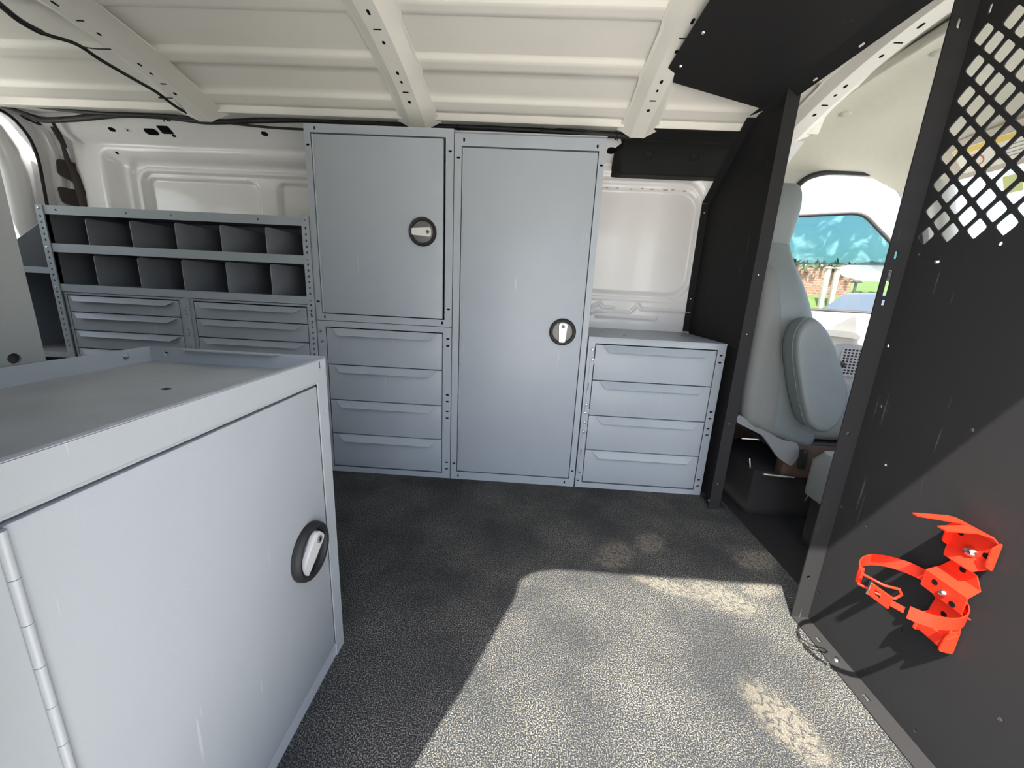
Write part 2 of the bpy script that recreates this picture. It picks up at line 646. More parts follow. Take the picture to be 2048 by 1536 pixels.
def roof_bow(xc, w=0.112, flat=0.05, drop=0.034, y0=0.26, y1=1.545, x_shift=0.0):
    mbw = MB()
    rings = []
    n = 34
    for i in range(n + 1):
        yy = y0 + (y1 - y0) * i / n
        base = crown(yy) - 0.0105
        d = drop
        e = yy - (y1 - 0.05)
        ww = w + (0.03 * max(0, e / 0.05) if e > 0 else 0)
        near_rib = any(abs(yy - rb) < 0.03 for rb in RIBS)
        ww += 0.012 if near_rib else 0
        fl_ = flat
        zb = crown(yy) - d
        sec = [(-ww / 2 - 0.008, base), (-ww / 2, base - 0.001), (-fl_ / 2 - 0.004, zb + 0.003), (-fl_ / 2, zb), (fl_ / 2, zb), (fl_ / 2 + 0.004, zb + 0.003), (ww / 2, base - 0.001), (ww / 2 + 0.008, base),
               (ww / 2 + 0.008, base + 0.004), (-ww / 2 - 0.008, base + 0.004)]
        rings.append([Vector((xc + a, yy, b)) for a, b in sec])
    mbw.loft(rings)
    ob = mbw.build('roof_bow', 'white_roof', ceil, smooth=28)
    # punched slots and square dimples along the flat, their dark painted as black plates
    for (yy, w_, h_) in ((1.02, 0.010, 0.006), (1.10, 0.007, 0.018), (1.155, 0.022, 0.004), (1.20, 0.008, 0.012), (1.31, 0.008, 0.014), (1.345, 0.007, 0.010), (1.385, 0.020, 0.005), (1.425, 0.010, 0.012),
                         (0.92, 0.008, 0.014), (0.82, 0.022, 0.004), (0.70, 0.008, 0.014)):
        sl = (crown(yy + 0.01) - crown(yy - 0.01)) / 0.02
        vdir = Vector((0, 1, sl)).normalized()
        h = MB().plate([slot(0, 0, w_, h_)], (xc, yy, crown(yy) - drop - 0.0006), (-1, 0, 0), vdir, 0.001)
        h.build('painted_slot', 'hole', ob, smooth=0)
    return ob


roof_bow(-1.222, w=0.13)
roof_bow(-0.430)
roof_bow(0.345, w=0.10)
roof_bow(0.865, w=0.09, flat=0.045, drop=0.03)
# cantrail flange between roof skin and side wall
mb = MB()
prof = [(1.525, 1.287), (1.56, 1.292), (1.60, 1.301), (1.655, 1.306), (1.655, 1.33), (1.60, 1.345), (1.50, 1.345), (1.52, 1.292)]
mb.loft([[Vector((xx, a, b)) for a, b in prof] for xx in (-2.06, 0.95)])
o = mb.build('cantrail', 'white_roof', ceil, smooth=30)

# ---- far side wall as one pressed panel
def sm(a, b, t):
    t = max(0.0, min(1.0, (t - a) / (b - a)))
    return t * t * (3 - 2 * t)


def sdrr(x, z, x0, z0, x1, z1, r):
    cx, cz = (x0 + x1) / 2, (z0 + z1) / 2
    qx, qz = abs(x - cx) - (x1 - x0) / 2 + r, abs(z - cz) - (z1 - z0) / 2 + r
    return math.hypot(max(qx, 0), max(qz, 0)) + min(max(qx, qz), 0) - r


def seg_d(x, z, a, b):
    ax, az = a
    bx, bz = b
    t = max(0, min(1, ((x - ax) * (bx - ax) + (z - az) * (bz - az)) / ((bx - ax) ** 2 + (bz - az) ** 2)))
    return math.hypot(x - ax - t * (bx - ax), z - az - t * (bz - az))


STAMP = [[(0.22, 0.657), (0.275, 0.657), (0.285, 0.672), (0.31, 0.682), (0.322, 0.664), (0.37, 0.664)], [(0.37, 0.648), (0.44, 0.648), (0.46, 0.668), (0.475, 0.684), (0.49, 0.666), (0.56, 0.664), (0.70, 0.662)],
         [(0.22, 0.640), (0.275, 0.640), (0.30, 0.648), (0.38, 0.648)], [(0.30, 0.628), (0.56, 0.626)]]


def wall_y(x, z):
    # tumblehome: leans inwards towards the roof
    yb = 1.745
    if z > 1.235:
        yb -= 0.105 * ((z - 1.235) / 0.07)
    if z < 0.62:
        yb += 0.0
    d = 0.0
    # rear double pane recess
    o1 = sdrr(x, z, -1.875, 0.60, -0.62, 1.225, 0.05)
    d += 0.052 * sm(0.0, -0.065, o1)
    o2 = sdrr(x, z, -1.795, 0.60, -0.62, 1.190, 0.06)
    d += 0.018 * sm(0.008, -0.008, o2)
    o3 = sdrr(x, z, -1.775, 0.60, -0.62, 1.165, 0.06)
    d -= 0.016 * sm(0.006, -0.006, o3)
    o4 = sdrr(x, z, -1.75, 0.60, -0.62, 1.148, 0.05)
    d += 0.015 * sm(0.005, -0.005, o4)
    p1 = sdrr(x, z, -1.735, 0.60, -1.235, 1.125, 0.03)
    p2 = sdrr(x, z, -1.14, 0.60, -0.62, 1.125, 0.03)
    d += 0.014 * sm(0.004, -0.006, min(p1, p2))
    # front panel recess beside the partition
    q1 = sdrr(x, z, -0.45, 0.70, 0.70, 1.20, 0.10)
    d += 0.008 * sm(0.008, -0.008, q1)
    q2 = sdrr(x, z, -0.45, 0.712, 0.69, 1.182, 0.09)
    d -= 0.007 * sm(0.006, -0.006, q2)
    q3 = sdrr(x, z, -0.45, 0.726, 0.68, 1.165, 0.085)
    d += 0.008 * sm(0.006, -0.006, q3)
    q4 = sdrr(x, z, -0.45, 0.735, 0.675, 1.148, 0.08)
    d += 0.012 * sm(0.004, -0.006, q4)
    if 0.2 < x < 0.72 and 0.61 < z < 0.70:
        m_ = 9
        for ln_ in STAMP:
            for a, b in zip(ln_, ln_[1:]):
                m_ = min(m_, seg_d(x, z, a, b))
        d -= 0.009 * sm(0.009, 0.001, m_)
    return yb + d


def grid(xs, zs, fn, name, m, parent=None):
    vs_ = [(x, fn(x, z), z) for z in zs for x in xs]
    n = len(xs)
    fs_ = [(j * n + i, j * n + i + 1, (j + 1) * n + i + 1, (j + 1) * n + i) for j in range(len(zs) - 1) for i in range(n - 1)]
    return MB().add(vs_, fs_).build(name, m, parent, smooth=70)


def frange(a, b, s):
    n = max(1, int(round((b - a) / s)))
    return [a + (b - a) * i / n for i in range(n + 1)]


xs = frange(-2.02, -1.70, 0.007) + frange(-1.70, -0.70, 0.010)[1:] + frange(-0.70, 0.18, 0.04)[1:] + frange(0.18, 0.75, 0.0045)[1:] + frange(0.75, 0.98, 0.03)[1:]
zs = frange(-0.03, 0.58, 0.06) + frange(0.58, 1.305, 0.0055)[1:]
wall = grid(xs, zs, wall_y, 'wall_back', 'white')
# outer skin of the same side so that no daylight passes behind the pressing
MB().box((-2.12, 1.85, -0.3), (0.99, 1.88, 1.34)).build('outer_skin', 'ext_white', wall, smooth=0)
tag(wall, 'white pressed steel far side wall of the van', 'wall', kind='structure')


def wall_mark(px, pz, w, h, m='hole', name='painted_hole', sh=None, d=0.0015):
    yy = wall_y(px, pz)
    sl = (wall_y(px, pz + 0.006) - wall_y(px, pz - 0.006)) / 0.012
    v = Vector((0, sl, 1)).normalized()
    u = Vector((1, 0, 0))
    n = u.cross(v)
    pts = sh or slot(0, 0, w, h, 5)
    return MB().plate([pts], Vector((px, yy, pz)) + n * d, u, v, 0.002).build(name, m, wall, smooth=0)


# upper band of black plates painted as the dark of holes (the wall stands at about y 1.69 here)
def on_band(px_x, zz):
    return px_x


for (hx, hz, w, h) in ((-1.735, 1.272, 0.026, 0.018), (-1.095, 1.276, 0.026, 0.018), (-1.49, 1.262, 0.016, 0.010)):
    wall_mark(hx, hz, w, h)
wall_mark(-1.668, 1.272, 0.026, 0.018, 'label_white', 'sealing_washer')
wall_mark(-1.668, 1.272, 0.008, 0.007, d=0.002)
wall_mark(-1.572, 1.270, 0.055, 0.028)
wall_mark(-1.505, 1.276, 0.05, 0.032, sh=rrect(-0.024, -0.017, 0.024, 0.017, 0.005))
wall_mark(-1.80, 1.205, 0.012, 0.012)
wall_mark(0.285, 1.268, 0.034, 0.028)
# seam of sealant crumbs over the front panel
for k in range(9):
    xx = 0.26 + 0.045 * k + random.uniform(-0.015, 0.015)
    wall_mark(xx, 1.150 + random.uniform(-0.002, 0.002), random.uniform(0.008, 0.02), 0.004, 'cab_trim', 'sealant_bead', d=0.001)

# ---- rear end: door frame, seal and the door pressing seen through it
mb = MB()
outer = [(0.20, -0.03), (1.86, -0.03), (1.86, 1.36), (0.20, 1.36)]
inner = round_poly([(0.40, 0.05), (1.632, 0.05), (1.665, 1.20), (1.60, 1.285), (0.40, 1.285)], [0.05, 0.05, 0.10, 0.04, 0.05], 6)
mb.plate([outer, inner], (-2.05, 0, 0), (0, 1, 0), (0, 0, 1), 0.03)
rear = mb.build('wall_left', 'white', smooth=30)
tag(rear, 'white steel frame around the rear door opening', 'wall', kind='structure')
# rolled edge of the frame, a rounded pillar bead, seal
edge_in = [Vector((-2.045, p[0], p[1])) for p in inner]
MB().tube(edge_in, 0.0055, 8, True).build('door_seal', 'rubber', rear, smooth=60)
bead = round_poly([(0.30, 0.02), (1.700, 0.02), (1.725, 1.22), (1.64, 1.335), (0.30, 1.335)], [0.05, 0.05, 0.12, 0.05, 0.05], 6)
MB().tube([Vector((-2.046, p[0], p[1])) for p in bead], 0.022, 10, True).build('frame_bead', 'white', rear, smooth=60)
# corner fillet to side wall
rg = []
for zz in (0.0, 0.6, 1.0, 1.15, 1.25, 1.31):
    yc = wall_y(-2.0, min(zz, 1.30)) if zz > 0.55 else 1.745
    pts = []
    for k in range(9):
        a = R(90 * k / 8)
        pts.append(Vector((-2.048 + 0.055 * (1 - math.sin(a)), yc + 0.006 - 0.055 * (1 - math.cos(a)), zz)))
    pts += [Vector((-2.06, yc + 0.02, zz))]
    rg.append(pts)
MB().loft(rg).build('corner_fillet', 'white', rear, smooth=60)
# moulded brown foam pads and loom on the pillar, set across the corner
PU = Vector((0.50, 0.866, 0)).normalized()


def pad(pts, name='foam_pad'):
    MB().plate([round_poly(pts, 0.014, 4)], (-2.022, 1.700, 0), -PU, (0, 0, 1), 0.012).build(name, 'foam', rear, smooth=30)


pad([(-0.005, 1.160), (-0.065, 1.155), (-0.070, 1.065), (-0.035, 1.080), (0.0, 1.100)])
pad([(0.010, 1.050), (-0.070, 1.045), (-0.072, 0.975), (0.004, 0.985)])
pad([(0.085, 1.318), (0.010, 1.300), (0.016, 1.268), (0.072, 1.288)])
MB().tube([(-1.990, 1.690, 1.275), (-1.990, 1.715, 1.22), (-1.992, 1.725, 1.16), (-1.985, 1.738, 1.10), (-1.978, 1.742, 1.04), (-1.978, 1.740, 0.98), (-1.978, 1.738, 0.93)], [0.006, 0.006, 0.009, 0.015, 0.017, 0.013, 0.008], 8).build('pillar_loom', 'foam', rear, smooth=60)
# rear door: outer panel with window, deep rounded column
mb = MB()
win = rrect(0.45, 0.80, 0.95, 1.18, 0.05)
win2 = rrect(1.08, 0.84, 1.50, 1.18, 0.05)
mb.plate([[(0.2, -0.05), (1.86, -0.05), (1.86, 1.36), (0.2, 1.36)], win, win2], (-2.13, 0, 0), (0, 1, 0), (0, 0, 1), 0.03)
rd = mb.build('door_2', 'white', smooth=30)
tag(rd, 'white rear cargo door behind the rounded frame', 'door', kind='structure')
colp = []
for zz, yc, rr_ in ((0.05, 1.60, 0.045), (1.08, 1.610, 0.045), (1.16, 1.600, 0.045), (1.22, 1.57, 0.042), (1.255, 1.52, 0.04), (1.262, 1.44, 0.04), (1.262, 0.5, 0.04)):
    colp.append(((-2.105, yc, zz), rr_))
MB().tube([p for p, _ in colp], [r_ for _, r_ in colp], 14).build('door_column', 'white', rd, smooth=60)
MB().plate([win], (-2.14, 0, 0), (0, 1, 0), (0, 0, 1), 0.004).build('pane', 'glass', rd, smooth=0)
MB().plate([win2], (-2.14, 0, 0), (0, 1, 0), (0, 0, 1), 0.004).build('pane', 'glass', rd, smooth=0)
MB().tube([(-2.083, 1.535, 0.3), (-2.083, 1.540, 1.10), (-2.083, 1.525, 1.18)], 0.008, 8).build('pane_gasket', 'rubber', rd, smooth=60)

# ---- near side wall round the open sliding door (behind and beside the viewer)
jamb = [(-0.29, 0.08, -0.03), (-0.285, 0.10, 0.30), (-0.271, 0.13, 0.60), (-0.25, 0.17, 0.80), (-0.240, 0.203, 1.0), (-0.234, 0.222, 1.10), (-0.222, 0.228, 1.145), (-0.195, 0.233, 1.178), (-0.15, 0.237, 1.195)]
mb = MB()
rg = []
for (a, b, c) in jamb[:-3]:
    rg.append([Vector((-2.12, b, c)), Vector((a, b, c)), Vector((a - 0.01, b - 0.05, c)), Vector((-2.12, b - 0.05, c))])
mb.loft(rg)
# header over the opening, with the rounded corner
top_pts = [(-2.12, 1.02), (-0.245, 1.02)] + [(p[0], p[2]) for p in jamb[5:]] + [(0.95, 1.197), (1.0, 1.18), (1.02, 1.10), (2.30, 1.10), (2.30, 1.36), (-2.12, 1.36)]
mb.plate([top_pts], (0, 0.237, 0), (1, 0, 0), (0, 0, 1), -0.05 + 0.04)
mb.box((1.02, 0.05, -0.1), (1.20, 0.237, 1.15))
mb.box((1.20, 0.10, -0.1), (2.30, 0.16, 0.62))
near = mb.build('wall_front', 'white', smooth=30)
tag(near, 'white steel frame of the open sliding side door beside the viewer', 'wall', kind='structure')

# ---- cab: side wall with the driver door opening, roof lining, windscreen
op = round_poly([(1.05, -0.05), (1.062, 1.16), (1.10, 1.225), (1.19, 1.256), (1.43, 1.254), (1.545, 1.20), (1.74, 0.74), (1.76, 0.0)], [0.03, 0.04, 0.04, 0.05, 0.06, 0.06, 0.1, 0.05], 5)
mb = MB()
mb.plate([[(0.97, -0.30), (2.40, -0.30), (2.40, 0.70), (1.86, 0.72), (1.63, 1.27), (1.62, 1.31), (0.97, 1.31)], op], (0, 1.80, 0), (1, 0, 0), (0, 0, 1), 0.05)
cw = mb.build('wall_right', 'cab_trim', smooth=30)
# the plate's thickness runs outwards (+y) from y=1.80
tag(cw, 'pale grey cab side around the driver door opening', 'wall', kind='structure')
MB().tube([Vector((p[0], 1.797, p[1])) for p in op], 0.011, 8, True).build('door_seal', 'rubber', cw, smooth=60)
# front pillar trims, left and right
for yy in (1.74, 0.26):
    MB().tube([(1.54, yy, 1.275), (1.595, yy, 1.20), (1.68, yy, 0.98), (1.80, yy, 0.70)], [0.035, 0.04, 0.042, 0.05], 10).build('pillar_trim', 'cab_trim', cw, smooth=60)

# headliner: moulded board dipping towards the sides and the windscreen
xs = frange(0.93, 1.55, 0.04)
ysx = frange(0.16, 1.80, 0.05)


def head_z(x, yy):
    z = 1.372 - 0.02 * sm(1.0, 0.93, x) - 0.075 * sm(1.30, 1.56, x)
    e = abs(yy - 0.98)
    z -= 0.10 * sm(0.58, 0.83, e) + 0.02 * sm(0.3, 0.6, e)
    return z


vs_ = [(x, yy, head_z(x, yy)) for yy in ysx for x in xs]
n = len(xs)
fs_ = [(j * n + i, (j + 1) * n + i, (j + 1) * n + i + 1, j * n + i + 1) for j in range(len(ysx) - 1) for i in range(n - 1)]
mb = MB().add(vs_, fs_)
hl = mb.build('ceiling_cab', 'headliner', smooth=60)
tag(hl, 'grey cab headliner board above the driver seat', 'ceiling', kind='structure')
MB().box((0.88, 0.1, 1.385), (1.62, 1.82, 1.40)).build('roof_skin', 'ext_white', hl, smooth=0)
MB().tube([(0.925, yy, head_z(0.93, yy) + 0.004) for yy in ysx], 0.012, 8).build('headliner_edge', 'headliner', hl, smooth=60)
for (bx_, by_) in ((1.03, 1.53), (1.02, 1.22)):
    MB().lathe([(0.0, 0.004), (0.012, 0.003), (0.017, 0.0), (0.017, -0.004)], (bx_, by_, head_z(bx_, by_) - 0.003), (0, 0, -1), 16).build('retaining_clip', 'headliner', hl, smooth=40)
MB().box((1.53, 0.2, 1.255), (1.58, 1.78, 1.32), 0.012).build('windscreen_header', 'headliner', hl, smooth=40)

ws = MB()
d_ = Vector((0.25, 0, -0.56)).normalized()
ws.plate([rrect(0.24, 0.0, 1.76, 0.62, 0.06)], (1.60, 0, 1.27), (0, 1, 0), d_, 0.005)
wsn = ws.build('window_1', 'glass', smooth=0)
tag(wsn, 'sloping windscreen beyond the wire mesh', 'window', kind='structure')
st = Vector((1.60, 1.50, 1.27)) + d_ * 0.09
MB().plate([rrect(0, 0, 0.055, 0.06, 0.004)], st - Vector((0.012, 0, 0)), (0, 1, 0), d_, 0.001).build('window_sticker', 'sticker', wsn, smooth=0)

# ================================================================== STORAGE CABINETS
YF = 1.35      # front plane of the cabinets on the far wall


def slots_at(lst):
    """lst of (x,z,orientation) -> slot loops"""
    return [slot(a, b, 0.0115, 0.0062) if o_ == 'h' else slot(a, b, 0.0062, 0.0115) for a, b, o_ in lst]


def shell(parent, x0, x1, z0, z1, depth, m='grey', y0=YF):
    """folded sheet carcass, open at the front"""
    t = 0.003
    mbx = MB()
    mbx.box((x0, y0 + 0.002, z0), (x0 + t, y0 + depth, z1))
    mbx.box((x1 - t, y0 + 0.002, z0), (x1, y0 + depth, z1))
    mbx.box((x0 + t, y0 + 0.002, z1 - t), (x1 - t, y0 + depth, z1))
    mbx.box((x0 + t, y0 + 0.002, z0), (x1 - t, y0 + depth, z0 + t))
    mbx.box((x0 + t, y0 + depth - t, z0 + t), (x1 - t, y0 + depth, z1 - t))
    return mbx.build('carcass', m, parent, smooth=0)


_lo = MB().box((-0.009, -0.0004, -0.009), (0.009, 0.0004, 0.009)).build('slot_shade_plate', 'hole', smooth=0)  # added dark plate behind each slot, painted as the shade inside
SLOT_SHADE = _lo.data
bpy.data.objects.remove(_lo)


def face_frame(parent, x0, x1, z0, z1, open_, slots_, m='grey', y0=YF, th=0.004):
    loops = [rect(x0, z0, x1, z1), rect(*open_)] + slots_at(slots_)
    ob = MB().plate(loops, (0, y0, 0), (1, 0, 0), (0, 0, 1), th).build('face_frame', m, parent, smooth=0)
    for a, b, o_ in slots_:
        share('slot_shade_plate', SLOT_SHADE, (a, y0 + 0.0046, b), ob)
    # folded inner returns
    a, b, c, d2 = open_
    r = MB()
    for lo, hi in (((a - 0.0015, y0 + 0.001, b), (a, y0 + 0.02, d2)), ((c, y0 + 0.001, b), (c + 0.0015, y0 + 0.02, d2)), ((a, y0 + 0.001, b - 0.0015), (c, y0 + 0.02, b)), ((a, y0 + 0.001, d2), (c, y0 + 0.02, d2 + 0.0015))):
        r.box(lo, hi)
    r.build('folded_return', m, ob, smooth=0)
    return ob


def latch(parent, org, n, ang, r=0.046):
    """recessed paddle latch; n: outward normal, ang: paddle direction in the face plane"""
    org, n = Vector(org), Vector(n).normalized()
    zu = Vector((0, 0, 1))
    u = zu.cross(n).normalized()          # to the right when facing the door
    ring = MB().lathe([(r, 0), (r, 0.006), (r * 0.97, 0.011), (r * 0.90, 0.0135), (r * 0.80, 0.0125), (r * 0.765, 0.009), (r * 0.76, 0.001)], org, n, 40).build('latch', 'rubber', parent, smooth=40)
    tag(ring, 'round black latch ring with bright paddle')
    MB().lathe([(r * 0.77, 0.0015), (r * 0.70, 0.0025), (0.0001, 0.0022)], org, n, 32).build('latch_cup', 'brushed', ring, smooth=40)
    a = R(ang)
    d = u * math.cos(a) + zu * math.sin(a)      # from lock end to paddle tip
    w = n.cross(d)
    tip, lock = r * 0.80, -r * 0.66
    pts = round_poly([(lock, -r * 0.36), (tip, -r * 0.24), (tip, r * 0.24), (lock, r * 0.36)], [0.010, 0.002, 0.002, 0.010], 4)
    lo_ = [org + d * p[0] + w * p[1] + n * 0.003 for p in pts]
    hi_ = [org + d * p[0] * 0.98 + w * p[1] * 0.9 + n * (0.0105 if p[0] > 0 else 0.0125) for p in pts]
    MB().loft([lo_, hi_]).build('paddle', 'paddle', ring, smooth=30)
    lc = org + d * (lock * 0.62)
    MB().lathe([(0.0062, 0.011), (0.0062, 0.0142), (0.0042, 0.0146), (0.0040, 0.0132), (0.0001, 0.0132)], lc, n, 18).build('lock_cylinder', 'brushed', ring, smooth=40)
    MB().box(tuple(-c for c in (0.0008, 0.0008, 0.0022)), (0.0008, 0.0008, 0.0022)).build('painted_keyway', 'hole', ring, smooth=0).location = lc + n * 0.0138  # black sliver painted as the dark of the key slot
    return ring


def panel_door(parent, x0, z0, x1, z1, m='grey', y0=YF, hinge='l'):
    d = MB().box((x0, y0 + 0.0005, z0), (x1, y0 + 0.018, z1), 0.0015).build('door', m, parent, smooth=30)
    hx = x0 + 0.0015 if hinge == 'l' else x1 - 0.0015
    h = MB()
    n_ = int((z1 - z0) / 0.045)
    for i in range(n_):
        a = z0 + (z1 - z0) * i / n_
        b = z0 + (z1 - z0) * (i + 1) / n_ - 0.0012
        h.tube([(hx, y0 + 0.0008, a), (hx, y0 + 0.0008, b)], 0.0024, 6)
    h.build('piano_hinge', m, d, smooth=50)
    return d


# ---- upper cupboard
c1 = empty('upper_cabinet', (-0.508, 1.52, 0.582), 'grey steel cupboard standing on the left drawer cabinet, paddle latch sideways', 'cabinet')
shell(c1, -0.750, -0.267, 0.582, 1.20, 0.34)
face_frame(c1, -0.750, -0.267, 0.582, 1.20, (-0.7285, 0.605, -0.2925, 1.175),
           [(-0.715, 1.188, 'v'), (-0.740, 1.139, 'h'), (-0.279, 1.136, 'h'), (-0.720, 0.594, 'v'), (-0.301, 0.594, 'v'), (-0.279, 0.642, 'h'), (-0.740, 0.646, 'h')])
d1 = panel_door(c1, -0.7255, 0.6085, -0.3005, 1.171)
latch(d1, (-0.367, YF, 0.891), (0, -1, 0), 180)

# ---- tall cupboard
c2 = empty('tall_cabinet', (-0.027, 1.52, 0), 'tall grey steel cupboard reaching the floor, paddle latch upright', 'cabinet')
shell(c2, -0.2645, 0.210, 0.0, 1.188, 0.34)
face_frame(c2, -0.2645, 0.210, 0.0, 1.188, (-0.2415, 0.031, 0.190, 1.153),
           [(-0.252, 1.119, 'h'), (0.184, 1.166, 'v'), (0.2005, 1.113, 'h'), (-0.252, 0.064, 'h'), (-0.235, 0.014, 'v'), (0.174, 0.015, 'v'), (0.2, 0.064, 'h'), (-0.235, 1.17, 'v')])
d2 = panel_door(c2, -0.2385, 0.0345, 0.1875, 1.149)
latch(d2, (0.121, YF, 0.586), (0, -1, 0), -90)
lips = MB().box((-0.2645, YF - 0.012, 1.188), (0.210, YF + 0.30, 1.191)).build('top_cover', 'grey', c2, smooth=0)


def drawer_fronts(parent, x0, x1, edges, m='grey', y0=YF, inset_l=0.022, inset_r=0.018, ph=0.022, pd=0.017):
    """one front per drawer with a bent pull lip along its top; edges: z from top to bottom"""
    for zt, zb in zip(edges, edges[1:]):
        d = MB().box((x0, y0 - 0.001, zb + 0.0022), (x1, y0 + 0.016, zt - 0.0012), 0.0012).build('drawer', m, parent, smooth=30)
        # pull: sheet bent out and down, ends cut on the slant
        a, b = x0 + inset_l, x1 - inset_r
        t = 0.0012
        z1_ = zt - 0.0035
        p = [Vector((a, y0 - 0.001, z1_)), Vector((b, y0 - 0.001, z1_)), Vector((b - 0.026, y0 - pd, z1_ - ph)), Vector((a + 0.026, y0 - pd, z1_ - ph))]
        off = Vector((0, -t, t * 0.5))
        MB().loft([[q - off * 0 for q in p], [q + off for q in p]]).build('pull', m, d, smooth=0)


def drawer_unit(name, label, x0, x1, z1, edges, fx0, fx1, slots_, brackets, bolts, group, depth=0.40):
    c = empty(name, ((x0 + x1) / 2, YF + depth / 2, 0), label, 'cabinet', group)
    shell(c, x0, x1, 0.0, z1, depth)
    face_frame(c, x0, x1, 0.0, z1, (fx0 - 0.003, edges[-1] - 0.003, fx1 + 0.003, edges[0] + 0.003), slots_)
    drawer_fronts(c, fx0, fx1, edges)
    for (bx_, za, zb) in brackets:
        br = MB()
        br.plate([round_poly([(bx_ - 0.007, zb), (bx_ + 0.010, zb), (bx_ + 0.010, zb + 0.016), (bx_ + 0.006, zb + 0.022), (bx_ + 0.006, za - 0.022), (bx_ + 0.011, za - 0.016), (bx_ + 0.011, za), (bx_ - 0.005, za)], 0.002, 2),
                  slot(bx_ + 0.006, zb + 0.008, 0.004, 0.004), slot(bx_ + 0.006, za - 0.009, 0.004, 0.004)], (0, YF - 0.0025, 0), (1, 0, 0), (0, 0, 1), 0.002)
        br.build('locking_bar', 'grey', c, smooth=0)
        MB().box((bx_ - 0.004, YF - 0.012, (za + zb) / 2 - 0.012), (bx_ - 0.002, YF - 0.002, (za + zb) / 2 + 0.012), 0.0008).build('catch_tab', 'grey', c, smooth=0)
    for (bx_, bz_) in bolts:
        bolt(c, (bx_, YF - 0.002, bz_), '-Y', 1.0)
    return c


DG = 'four-drawer cabinets along the far wall'
sl_l = [(-0.280, z, 'h') for z in (0.539, 0.514, 0.333, 0.308, 0.270, 0.244, 0.066, 0.039)]
drawer_unit('drawer_cabinet', 'grey four-drawer steel cabinet under the upper cupboard', -0.750, -0.267, 0.580, [0.557, 0.4235, 0.290, 0.157, 0.024], -0.7165, -0.3005, sl_l,
            [(-0.733, 0.515, 0.30), (-0.733, 0.285, 0.05)], [(-0.737, 0.543), (-0.733, 0.507), (-0.736, 0.318), (-0.736, 0.275), (-0.736, 0.065), (-0.736, 0.039)], DG)
sl_r = [(0.674, z, 'h') for z in (0.534, 0.509, 0.329, 0.304, 0.266, 0.241, 0.062, 0.036)]
dr = drawer_unit('drawer_cabinet', 'grey four-drawer steel cabinet beside the tall cupboard with clear top', 0.2145, 0.6875, 0.572, [0.550, 0.4205, 0.289, 0.1545, 0.0235], 0.2415, 0.6565, sl_r,
                 [(0.231, 0.500, 0.295), (0.229, 0.245, 0.05)], [(0.2315, 0.531), (0.234, 0.494), (0.228, 0.330), (0.227, 0.299), (0.227, 0.262), (0.228, 0.225), (0.2265, 0.065), (0.224, 0.032)], DG)
MB().box((0.214, YF - 0.004, 0.572), (0.688, YF + 0.385, 0.5755), 0.001).build('worktop', 'grey', dr, smooth=30)
for (bx_, by_) in ((0.30, 1.60), (0.62, 1.58), (0.36, 1.45)):
    MB().lathe([(0.006, 0), (0.005, 0.002), (0.0001, 0.0025)], (bx_, by_, 0.5755), (0, 0, 1), 10).build('screw_head', 'grey_bin', dr, smooth=40)

# ---- bin shelf with two rows of pigeonholes
sh = empty('bin_shelf', (-1.23, 1.50, 0.63), 'grey steel pigeonhole shelf with two rows of open bins', 'shelf')
SX0, SX1 = -1.709, -0.753
SD = 0.30


def lip(x0, x1, z0, z1, name='shelf_lip', holes=(), parent=sh, m='grey'):
    return MB().plate([rect(x0, z0, x1, z1)] + [slot(h, (z0 + z1) / 2, 0.008, 0.007) for h in holes], (0, YF + 0.001, 0), (1, 0, 0), (0, 0, 1), 0.003).build(name, m, parent, smooth=0)


lip(-1.684, -0.777, 0.893, 0.922, holes=(-1.64, -1.39, -1.23, -0.93))
lip(-1.684, -0.777, 0.769, 0.798)
lip(-1.684, -0.777, 0.634, 0.660)
for xx in (-1.39, -1.23):
    MB().box((xx - 0.006, YF + 0.006, 0.902), (xx + 0.006, YF + 0.008, 0.913)).build('slot_backing', 'label_white', sh, smooth=0)


def post(x0, x1, z0, z1, hole_z, parent=sh, m='grey', th=0.004, yf=YF - 0.002):
    xm = (x0 + x1) / 2
    ob = MB().plate([rect(x0, z0, x1, z1)] + [slot(xm, z, 0.0065, 0.0085, 2) for z in hole_z], (0, yf, 0), (1, 0, 0), (0, 0, 1), th).build('post', m, parent, smooth=0)
    MB().box((x0, yf + 0.001, z0), (x0 + 0.003, yf + 0.035, z1)).build('post_flange', m, ob, smooth=0)
    return ob


hz = [0.905 - 0.0195 * k for k in range(1, 25)]
post(SX0, SX0 + 0.026, 0.0, 0.922, [z for z in hz if abs(z - 0.784) > 0.008 and abs(z - 0.647) > 0.008])
post(SX1 - 0.026, SX1, 0.0, 0.926, [z for z in hz if abs(z - 0.784) > 0.008 and abs(z - 0.647) > 0.008])
for xx in (SX0 + 0.013, SX1 - 0.013):
    for z in (0.912, 0.784, 0.647, 0.600, 0.565):
        bolt(sh, (xx, YF - 0.002, z), '-Y', 0.75)
for z in (0.920, 0.7975, 0.6595):
    MB().box((SX0 + 0.004, YF + 0.004, z - 0.0025), (SX1 - 0.004, YF + SD, z)).build('shelf_board', 'grey_bin', sh, smooth=0)
MB().box((SX0, YF + SD, 0.63), (SX1, YF + SD + 0.003, 0.922)).build('back_panel', 'grey_bin', sh, smooth=0)
for xx in (SX0, SX1 - 0.003):
    MB().box((xx, YF + 0.006, 0.63), (xx + 0.003, YF + SD, 0.922)).build('end_panel', 'grey_bin', sh, smooth=0)
dm = None
